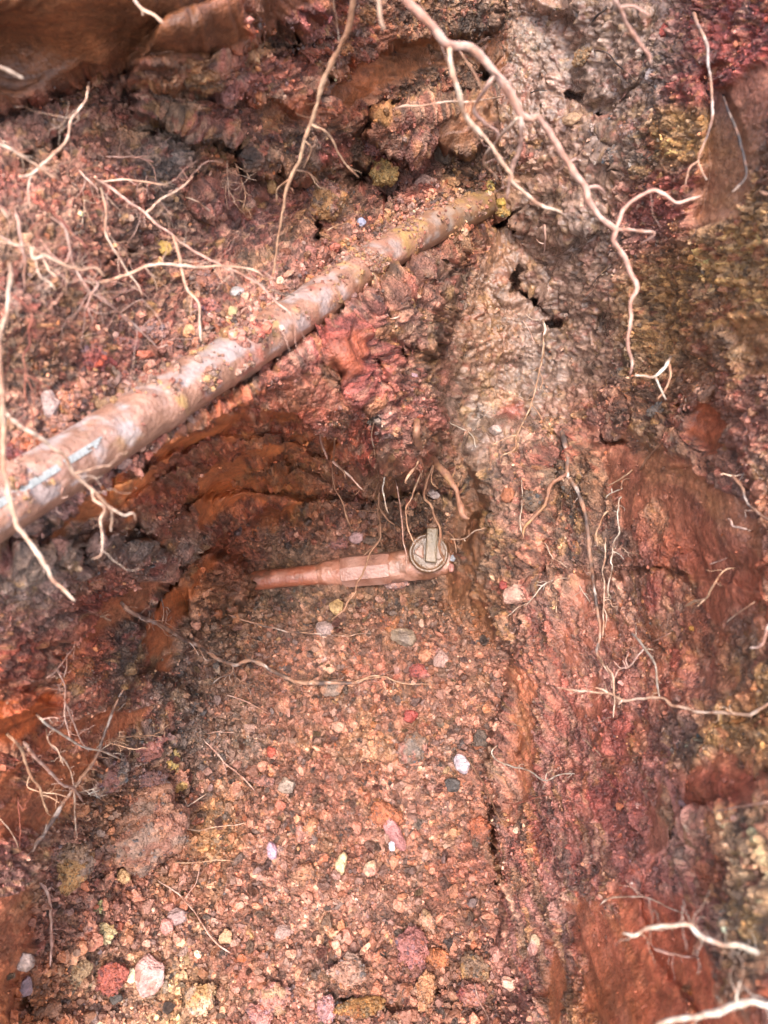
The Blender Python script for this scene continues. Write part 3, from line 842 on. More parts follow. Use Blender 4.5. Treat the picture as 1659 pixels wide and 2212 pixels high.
RP = {  # bark colours: main, second, third
 'pale': ((222,192,168),(206,162,132),(190,142,114)),
 'pink': ((210,168,150),(192,142,122),(218,188,170)),
 'tan': ((198,158,126),(176,128,98),(212,180,150)),
 'brown': ((164,122,96),(136,98,76),(188,146,116)),
 'dark': ((84,70,62),(60,52,50),(150,126,110)),
 'bark': ((178,134,108),(100,84,78),(214,196,184)),
 'red': ((160,92,74),(140,76,62),(184,122,98)),
 'white': ((214,198,178),(190,162,138),(224,210,196)),
 'clay': ((166,120,96),(184,140,98),(142,100,84)),
}
def bark(V, pal, seed):
    a, b, c = [np.array(q, np.float32) / 255. for q in RP[pal]]
    n1 = sstep(-.3, .5, fbm(V, 60, 3, seed))[:, None]; n2 = sstep(.1, .6, fbm(V, 110, 3, seed + 5))[:, None]
    col = a * (1 - n1) + b * n1
    col = col * (1 - n2 * .8) + c * n2 * .8
    n3 = sstep(.15, .55, fbm(V, 170, 3, seed + 13))[:, None]
    col = col * (1 - n3 * .55) + np.array([.60, .40, .30]) * n3 * .55
    return lin(np.clip(col * (1 + .16 * fbm(V, 500, 2, seed + 9))[:, None], .05, .95)) * .84

def spine(crop, pts, z0, z1, embed=.1, endembed=0., zstart=None, wig=1.0, seed=0, rad=.001):
    p = sheet(crop, pts)
    L2 = np.linalg.norm(np.diff(p, axis=0), axis=1).sum()
    n = int(np.clip(L2 / 5.5, 8, 110))
    c = resample(p, n)
    t = np.linspace(0, 1, n)
    def zz(z, tt, c):
        if z > 0: return np.full(len(c), z)
        return surf_z(c[:, 0], c[:, 1], True) + z
    za, zb = zz(z0, t, c), zz(z1, t, c)
    z = za * (1 - t) + zb * t
    z = np.minimum(z, surf_z(c[:, 0], c[:, 1], True) - rad * .6)
    k = np.array([1, 2, 3, 2, 1.]) / 9
    zp = np.pad(z, 2, mode='edge'); zs = np.convolve(zp, k, 'valid')
    z = np.minimum(z, zs) if z0 > 0 else zs
    if embed and zstart is None:
        b = np.clip(1 - t / embed, 0, 1) ** 1.5
        z = z * (1 - b) + (surf_z(c[0, 0], c[0, 1]) + .006) * b
    if endembed:
        b = np.clip(1 - (1 - t) / endembed, 0, 1) ** 1.5
        z = z * (1 - b) + (surf_z(c[-1, 0], c[-1, 1]) + .006) * b
    if zstart is not None:
        b = np.clip(1 - t / .35, 0, 1)
        z = z * (1 - b) + zstart * b
    W = cpt(c[:, 0], c[:, 1], z)
    q = np.stack([t * L2 / 26, np.full(n, seed * 1.7), np.zeros(n)], -1)
    amp = (.0011 * wig + rad * .35) * np.clip(np.minimum(t * 8, 1), .0, 1)
    for ax in range(2):
        W[:, ax] += fbm(q + ax * 9.1, 1, 3, seed % 60) * amp * np.clip(z, .4, 1.3)
    return to_world(W), c, z

NROOT = [0]
WMIN = 1.2
def root(name, label, crop, pts, w0, w1, z0, z1, pal='tan', branches=(), hairs=0, embed=.1, endembed=0., group=None, cat='root', hair_len=.022, tuft=0):
    NROOT[0] += 1; sd = NROOT[0] * 13
    zr = .7
    Pw, c, z = spine(crop, pts, z0, z1, embed, endembed, None, 1., sd, w1 * .3638 / F * .8 / 2)
    t = np.linspace(0, 1, len(Pw))
    wid = ((w0 * (1 - t) + w1 * t) * 1.0 + WMIN) * .3638
    R = wid / 2 / F * z * np.clip((1 - t) * 14 + .35, .35, 1)
    R = np.maximum(R, .00032)
    org = Pw[0].copy()
    sides = 12 if w0 > 25 else (8 if w0 > 9 else 6)
    multi = len(branches) or hairs or tuft
    if multi:
        e = empty(name, org, label=label, cat=cat, group=group)
    V, Fq = tube(Pw, R, sides, .38, sd)
    if multi:
        o = mesh_poly('main_stem', V - org, Fq, M_ROOT, bark(V, pal, sd), .35, e)
    else:
        o = mesh_poly(name, V, Fq, M_ROOT, bark(V, pal, sd), .35, None, org)
        tag(o, label, cat, group)
        return o
    lines = [(Pw, R)]
    for bi, b in enumerate(branches):
        bc, bp, bw0, bw1 = b[:4]; dz = b[4] if len(b) > 4 else 0.
        bp2 = sheet(bc, bp)
        k = np.argmin(((c - bp2[0]) ** 2).sum(1))
        bp2[0] = c[k]
        zb = z[k] + dz
        Bw, c2, z2 = spine('V', bp2, max(z[k], .05), max(zb, .05), 0, 0, z[k], 1., sd + bi + 1, bw1 * .0001)
        Bw = Bw + (Pw[k] - Bw[0]) * np.clip(1 - np.linspace(0, 1, len(Bw)) * 4, 0, 1)[:, None]
        t2 = np.linspace(0, 1, len(Bw))
        R2 = np.maximum(((bw0 * (1 - t2) + bw1 * t2) * 1.0 + WMIN) * .3638 / 2 / F * z2 * np.clip((1 - t2) * 10 + .35, .35, 1), .0003)
        V, Fq = tube(Bw, R2, 8 if bw0 > 12 else 6, .38, sd + bi)
        mesh_poly('branch', V - org, Fq, M_ROOT, bark(V, b[5] if len(b) > 5 else pal, sd + bi), .35, e)
        lines.append((Bw, R2)); 
    if hairs:
        r = np.random.default_rng(sd)
        VV, FF, nvt = [], [], 0
        hz = float(np.clip(z.mean(), .35, 1.2))
        for h in range(hairs):
            Lp, Lr = lines[r.choice(len(lines), p=np.array([len(q[0]) for q in lines]) / sum(len(q[0]) for q in lines))]
            k = r.integers(2, len(Lp) - 1) if not tuft else int(r.uniform(.55, .98) * (len(Lp) - 1))
            tdir = Lp[min(k + 1, len(Lp) - 1)] - Lp[k - 1]; tdir /= np.linalg.norm(tdir) + 1e-9
            side = np.cross(tdir, r.normal(size=3)); side /= np.linalg.norm(side) + 1e-9
            d = side * .8 + tdir * r.uniform(.1, .9) + np.array([0, 0, -.25])
            ln = hair_len * r.uniform(.35, 1.3); m = 7
            q = [Lp[k]]
            for s_ in range(m - 1):
                d = d + r.normal(size=3) * .35; d /= np.linalg.norm(d)
                q.append(q[-1] + d * ln / (m - 1))
            q = np.array(q)
            V, Fq = tube(q, np.linspace(.00044, .00022, m) * hz, 4, 0, 0, False)
            VV.append(V); FF.append(Fq + nvt); nvt += len(V)
        V = np.vstack(VV); Fq = np.vstack(FF)
        o = mesh_poly('root_hairs', V - org, Fq, M_ROOT, bark(V, pal, sd + 3), .3, e)
        o['kind'] = 'stuff'
    return e

def stone(name, label, x, y, w, h, ang, col, seed, depth=.6, sub=3, cuts=7, rough=.08, lift=.15, cat='stone', spots=None, group=None, mat=None, wet=.35):
    """(x, y) bearing of its middle, (w, h) how wide and high it looks"""
    z = float(surf_z(x, y, True))
    rx, ry = w / 2 / F * z, h / 2 / F * z
    rz = depth * 1.15 * min(rx, ry)
    z = z - rz * lift
    V = rock_shape(sub, seed, cuts, rough)
    V = V / np.abs(V).max(0)
    a = math.radians(-ang)
    V = V * np.array([rx, ry, rz])
    R = np.array([[math.cos(a), -math.sin(a), 0], [math.sin(a), math.cos(a), 0], [0, 0, 1]])
    V = V @ R.T
    # rest it on the slope it lies on
    j, i = gidx(x, y); n = Nsm[j, i]; zc = np.array([0, 0, 1.]); n = n * .6 + zc * .4; n /= np.linalg.norm(n)
    v = np.cross(zc, n); cth = n[2]; K = np.array([[0, -v[2], v[1]], [v[2], 0, -v[0]], [-v[1], v[0], 0]])
    V = V @ (np.eye(3) + K + K @ K / (1 + cth)).T
    q = V * 1.0 + seed * .37
    mn = rx
    V = V + V / (np.linalg.norm(V, axis=1, keepdims=True) + 1e-9) * (fbm(q, 120, 3, seed % 50) * .0012 * min(1, mn / .008))[:, None]
    c3 = np.array(PAL[col] if isinstance(col, str) else col, np.float32) / 255.
    c = np.tile(c3, (len(V), 1))
    nn = fbm(q, 60, 3, seed % 71)[:, None]
    c = c * (1 + .14 * nn)
    if spots:
        for sc_i, sp in enumerate(spots):
            w_ = sstep(.05, .35, fbm(q, 45 + 20 * sc_i, 3, seed % 61 + 7 * sc_i))[:, None] * .8
            c = c * (1 - w_) + np.array(PAL[sp] if isinstance(sp, str) else sp, np.float32) / 255. * w_
    loc = to_world(cpt(x, y, z))
    Vw = V @ ROT.T
    me = mesh_np(name, Vw, ICO[sub][1], mat or M_STONE, lin(np.clip(c, .04, .95)), wet)
    o = bpy.data.objects.new(name, me); o.location = loc
    return tag(link(o), label, cat, group)
# ------------------------------------------------------------------ upper pipe, lying across the back wall
def pipe_pt(x):
    """centre line: bearing x -> (x, y, distance)"""
    xs = [-420, 0, 200, 400, 600, 800, 920, 1065, 1150]
    ys = [1350, 1092, 968, 838, 712, 570, 498, 432, 385]
    y = np.interp(x, xs, ys)
    return x, y, 1 / (2.04 + (x / 1058) * (0.90 - 2.04))
xs = np.linspace(-400, 1095, 260)
px, py, pz = pipe_pt(xs)
py = np.convolve(np.pad(py, 12, mode='edge'), np.ones(25) / 25, 'valid')
Pp = to_world(cpt(px, py, pz))
Rp = np.full(len(Pp), .0198)
NS = 56
V, Fq = tube(Pp, Rp, NS, 0, 0)
n_main = len(Pp) * NS
Vc = np.repeat(Pp, NS, 0)
rad = (V[:n_main] - Vc) / .0198
def along3(Vc, Pp):
    d = Pp[-1] - Pp[0]; d = d / np.linalg.norm(d)
    return Vc @ np.outer(d, [18, 0, 0]) + (Vc - (Vc @ d)[:, None] * d) * 90
up = np.clip((rad @ np.array([0, .25, .97])), -1, 1)          # soil settles on the upper side
xx = np.repeat(px, NS)
crust = sstep(-.25, .55, fbm(Vc + rad * .02, 55, 4, 31) * .8 + fbm(along3(Vc, Pp) + rad * .02, 1, 3, 39) * .6 + up * .35 + .2)
bare = sstep(.1, .5, fbm(Vc + rad * .02, 60, 4, 37) + .35 * np.exp(-((xx - 40) / 160) ** 2) + .25 * np.exp(-((xx - 560) / 160) ** 2))
crust = crust * (1 - .75 * bare)
disp = crust * (.0012 + .0016 * np.abs(fbm(V[:n_main], 120, 4, 33))) + .0003 * fbm(V[:n_main], 300, 2, 34)
V[:n_main] += rad * disp[:, None]
c_clay = np.array([152, 110, 88]) / 255.; c_plas = np.array([180, 168, 166]) / 255.; c_crust = np.array([170, 124, 102]) / 255.; c_och = np.array([190, 152, 88]) / 255.
cc = np.tile(c_clay, (n_main, 1)); cc = cc * (1 - .0) 
w = bare[:, None] * .75 * (up > -.2)[:, None]; cc = cc * (1 - w) + c_plas * w
w = (crust * .75)[:, None]; cc = cc * (1 - w) + c_crust * w
w = (sstep(.3, .6, fbm(V[:n_main], 40, 3, 51)) * crust)[:, None] * .7; cc = cc * (1 - w) + c_och * w
w = (sstep(.3, .6, fbm(V[:n_main], 50, 3, 52)) * crust)[:, None] * .6; cc = cc * (1 - w) + np.array([.62, .33, .27]) * w
w = (sstep(850, 1060, xx) * .5)[:, None]; cc = cc * (1 - w) + np.array([150, 118, 76]) / 255. * w
cc = cc * (1 + .12 * fbm(V[:n_main], 160, 3, 53))[:, None]
cc = np.vstack([cc, cc[-2:]])
pipe_e = empty('buried_pipe', Pp[60], label="thick mud-coated plastic pipe crossing the back wall diagonally from the left edge", cat="pipe")
o = mesh_poly('pipe_tube', V - Pp[60], Fq, M_PIPE, lin(np.clip(cc, .05, .9)), .5, pipe_e)
# a pale stripe along the left end, with gaps
k = (xs > -200) & (xs < 215)
Ps = Pp[k]
nrm = np.array([.35, -.62, .70]); nrm /= np.linalg.norm(nrm)
Tn = np.gradient(Ps, axis=0); Tn /= np.linalg.norm(Tn, axis=1, keepdims=True)
n2 = nrm - Tn * (Tn @ nrm)[:, None]; n2 /= np.linalg.norm(n2, axis=1, keepdims=True)
bn = np.cross(Tn, n2)
wd = .0022
sv = []
for a in (-1, -.5, 0, .5, 1):
    ang = a * wd / .0198
    sv.append(Ps + (n2 * math.cos(ang) + bn * math.sin(ang)) * (.0198 + .0013))
sv = np.stack(sv, 1).reshape(-1, 3); m = len(Ps)
i = np.arange(m - 1)[:, None] * 5; j = np.arange(4)[None]
sf = np.stack([i + j, i + j + 1, i + j + 6, i + j + 5], -1).reshape(-1, 4)
keep = sstep(-.35, -.05, fbm(sv, 60, 3, 58)[sf[:, 0]]) > .5
mesh_poly('stripe', sv - Pp[60], sf[keep], M_PIPE, lin(np.tile(np.array([156, 156, 150]) / 255., (len(sv), 1)) ), .5, pipe_e)

# crumbs of clay stuck along the pipe
def scatter_on(name, base, nrm, colr, rlo, rhi, seed, parent, org, sub=1, wet=.4):
    r = np.random.default_rng(seed); n = len(base)
    rad = rlo * (rhi / rlo) ** (r.random(n) ** 2.2)
    sh = [rock_shape(sub, seed + q, 6, .12, (.45, .85)) for q in range(8)]; wh = r.integers(0, 8, n)
    R = rand_rot(r, n); S3 = rad[:, None] * r.uniform(.6, 1.2, (n, 3)); nv = len(ICO[sub][0])
    V = np.empty((n, nv, 3), np.float32)
    for q in range(8):
        m_ = wh == q
        V[m_] = np.einsum('nij,nvj->nvi', R[m_], sh[q][None] * S3[m_][:, None]) + (base[m_] + nrm[m_] * rad[m_][:, None] * .3)[:, None]
    FF = (ICO[sub][1][None] + (np.arange(n) * nv)[:, None, None]).reshape(-1, 3)
    o = obj_np(name, V.reshape(-1, 3) - org, FF, M_GRAVEL, np.repeat(lin(np.clip(colr, .05, .9)), nv, 0), wet, False, parent)
    o['kind'] = 'stuff'
    return o
r = np.random.default_rng(5)
clump = sstep(.0, .6, fbm(V[:n_main], 22, 3, 61))
prob = (.06 + clump) * crust ** 2 * (up > -.1) * (xx > -60) * (.3 + 1.2 * sstep(.45, .9, np.abs(np.sin(xx / 60 + 2 * up)) ))
k = r.choice(n_main, 4200, p=prob / prob.sum())
cl = np.array([[.64, .45, .37], [.60, .38, .31], [.66, .50, .34], [.54, .41, .34], [.66, .52, .45]])[r.integers(0, 5, len(k))] * r.uniform(.8, 1.2, (len(k), 1))
scatter_on('clay_crust', V[:n_main][k] + r.normal(size=(len(k), 3)) * .0008, rad[k], cl, .0007, .0036, 71, pipe_e, Pp[60])

# ------------------------------------------------------------------ lower pipe with its stop valve
A0 = cpt(452, 1264, 1.292); A1 = cpt(960, 1214, 1.228)
ax = A1 - A0; Lx = np.linalg.norm(ax); ax = ax / Lx
def at_x(bx):      # parameter along the axis for a bearing x
    t = np.linspace(-.2, 1.3, 600)
    p = A0 + ax * (t * Lx)[:, None]
    sx = 829.5 + p[:, 0] / -p[:, 2] * F
    return np.interp(bx, sx, t * Lx)
valve_org = to_world(A0 + ax * at_x(740))
valve_e = empty('service_pipe', valve_org, label="mud-covered small pipe with a coupling and round stop valve at the bottom", cat="pipe")
def rings(name, prof, sides, colf, wet=.55, bump=.0006, seed=3, rot=0., par=None, steps=3, mat=None, smooth=True):
    """prof: (bearing x, radius in mm, squash)"""
    t = np.array([at_x(q[0]) for q in prof]); rr = np.array([q[1] for q in prof]) / 1000.
    tt = np.concatenate([np.linspace(t[i], t[i + 1], steps, endpoint=False) for i in range(len(t) - 1)] + [[t[-1]]])
    R = np.interp(tt, t, rr)
    zc = np.array([0, 0, 1.]); u = zc - ax * (ax @ zc); u /= np.linalg.norm(u); v = np.cross(ax, u)
    a = np.linspace(0, 2 * math.pi, sides, endpoint=False) + rot
    Cn = A0 + ax * tt[:, None]
    V = Cn[:, None] + (u * np.cos(a)[:, None] + v * np.sin(a)[:, None])[None] * R[:, None, None]
    n = len(tt); V = V.reshape(-1, 3)
    q = V
    V = V + (V - np.repeat(Cn, sides, 0)) / np.repeat(R, sides)[:, None] * (fbm(q, 70, 4, seed) * bump * 1.5)[:, None]
    i = np.arange(n - 1)[:, None] * sides; j = np.arange(sides)[None]; k = (j + 1) % sides
    Fq = np.stack([i + j, i + k, i + sides + k, i + sides + j], -1).reshape(-1, 4)
    V = np.vstack([V, Cn[:1], Cn[-1:]])
    j = np.arange(sides); k = (j + 1) % sides; m = len(V) - 2
    Fq = np.vstack([Fq, np.stack([j * 0 + m, k, j, j], -1), np.stack([j * 0 + m + 1, (n - 1) * sides + j, (n - 1) * sides + k, (n - 1) * sides + k], -1)])
    Vw = to_world(V)
    return mesh_poly(name, Vw - valve_org, Fq, mat or M_PIPE, colf(V), wet, par or valve_e, smooth=smooth)
def mudcol(c1, c2, c3=(150, 96, 70), f=40, s=0):
    def g(V):
        a = sstep(-.2, .5, fbm(V, f, 4, 71 + s))[:, None]; b = sstep(.1, .5, fbm(V, f * 1.8, 4, 79 + s))[:, None]
        c = np.array(c1) / 255. * (1 - a) + np.array(c2) / 255. * a
        c = c * (1 - b * .7) + np.array(c3) / 255. * b * .7
        return lin(np.clip(c, .05, .9))
    return g
M_VALVE = make_mat("muddy_brass", 300, .0007, .15, .55, .2, fine=False)
rings('pipe_tube', [(400,15),(500,16),(560,16.2),(600,16),(650,16.4),(700,17),(735,18)], 40, mudcol((168,98,72),(190,132,110),(112,78,60)), .75, .0005, 4, steps=10)
rings('reducer', [(690,17.5),(700,19.5),(716,20.5),(735,22),(750,24)], 40, mudcol((160,98,74),(182,126,104)), .6, .0012, 5, steps=8)
rings('coupling_nut', [(740,23),(742,25.5),(752,26.5),(835,26.5),(843,25.5),(846,23)], 8, mudcol((164,116,98),(182,138,122),(140,88,68)), .55, .0005, 6, rot=math.pi / 8 + .1, steps=6, smooth=False)
rings('valve_body', [(836,22),(846,24.5),(900,25),(960,25),(985,20)], 40, mudcol((150,98,74),(176,128,108),(120,80,58)), .5, .0022, 7, steps=10)
# round cap facing up out of the trench
capc = cpt(926, 1194, 1.20)
cn = np.array([0.05, .20, .97]); cn /= np.linalg.norm(cn)
cu = np.cross([0, 1, 0], cn); cu /= np.linalg.norm(cu); cv = np.cross(cn, cu)
def disc(name, prof, sides, colf, par=valve_e, wet=.7, bump=.0004, seed=0, mat=None, cen=None):
    c0 = capc if cen is None else cen
    a = np.linspace(0, 2 * math.pi, sides, endpoint=False)
    V = np.concatenate([c0 + cn * h / 1000. + (cu * np.cos(a)[:, None] + cv * np.sin(a)[:, None]) * r_ / 1000. for r_, h in prof])
    V = V + cn * (fbm(V, 90, 4, 90 + seed) * bump * 2)[:, None]
    n = len(prof)
    i = np.arange(n - 1)[:, None] * sides; j = np.arange(sides)[None]; k = (j + 1) % sides
    Fq = np.stack([i + j, i + k, i + sides + k, i + sides + j], -1).reshape(-1, 4)
    V = np.vstack([V, c0 + cn * prof[-1][1] / 1000.]); m = len(V) - 1
    j = np.arange(sides); k = (j + 1) % sides
    Fq = np.vstack([Fq, np.stack([(n - 1) * sides + j, (n - 1) * sides + k, j * 0 + m, j * 0 + m], -1)])
    return mesh_poly(name, to_world(V) - valve_org, Fq, mat or M_VALVE, colf(V), wet, par)
cap_o = disc('valve_cap', [(29,-34),(30,-8),(31.0,-6),(31.4,-3),(30.9,-.6),(29.6,.6),(28,.8),(26.4,.2),(25.4,-.8),(24,-1.3),(20,-1.4),(8,-1.6)], 64, mudcol((104,74,48),(122,88,62),(90,64,44)), wet=.75)
def prism(name, outline, h0, h1, colf, par, wet=.55, inset=.8, mat=None, bump=.0004):
    """outline in mm on the cap face; top edge bevelled by inset mm"""
    o = np.array(outline, float)
    # subdivide the outline
    pts = []
    for i in range(len(o)):
        a, b = o[i], o[(i + 1) % len(o)]
        for s_ in np.linspace(0, 1, 5, endpoint=False): pts.append(a * (1 - s_) + b * s_)
    o = np.array(pts); c = o.mean(0); n = len(o)
    lay = [(o, h0), (o, h1 - inset), (c + (o - c) * (1 - inset * .4 / np.abs(o - c).max()), h1 - inset * .3), (c + (o - c) * (1 - inset * 1.3 / np.abs(o - c).max()), h1), (c + (o - c) * .5, h1 + .1)]
    V = np.concatenate([capc + cn * h / 1000. + cu * q[:, :1] / 1000. + cv * q[:, 1:] / 1000. for q, h in lay])
    V = V + cn * (fbm(V, 130, 4, 33) * bump * 1.6)[:, None]
    m = len(lay)
    i = np.arange(m - 1)[:, None] * n; j = np.arange(n)[None]; k = (j + 1) % n
    Fq = np.stack([i + j, i + k, i + n + k, i + n + j], -1).reshape(-1, 4)
    V = np.vstack([V, capc + cn * h1 / 1000. + cu * c[0] / 1000. + cv * c[1] / 1000.]); e_ = len(V) - 1
    j = np.arange(n); k = (j + 1) % n
    Fq = np.vstack([Fq, np.stack([(m - 1) * n + j, (m - 1) * n + k, j * 0 + e_, j * 0 + e_], -1)])
    return mesh_poly(name, to_world(V) - valve_org, Fq, mat or M_VALVE, colf(V), wet, par)
ang = np.linspace(0, 2 * math.pi, 14, endpoint=False)
prism('pointer', [(-22,3),(-10,15),(-8,14),(-8,-8),(-10,-9),(-22,-1)], -2, 2.5, mudcol((120,88,64),(142,108,88)), valve_e)
prism('stem_boss', np.stack([14 + 8.5 * np.cos(ang), 1 + 13 * np.sin(ang)], 1), -2, 2.2, mudcol((112,82,58),(132,100,80)), valve_e)
prism('stem', np.stack([5 * np.cos(ang), 5 * np.sin(ang)], 1), -2, 8, mudcol((120,86,60),(140,104,80)), valve_e)
hc = mudcol((112,94,68),(132,108,84),(96,82,62), 60)
th = math.radians(4)
hb = np.array([(-7.6, -25), (7.8, -26.5), (8.6, -25), (8.6, 26), (7, 28), (-7, 28), (-8.6, 26), (-8.6, -23)]) + np.array([3.0, 9.5])
hb = hb @ np.array([[math.cos(th), math.sin(th)], [-math.sin(th), math.cos(th)]]).T
prism('valve_handle', hb, 5, 14, hc, valve_e, wet=.35, inset=1.6, bump=.0005)
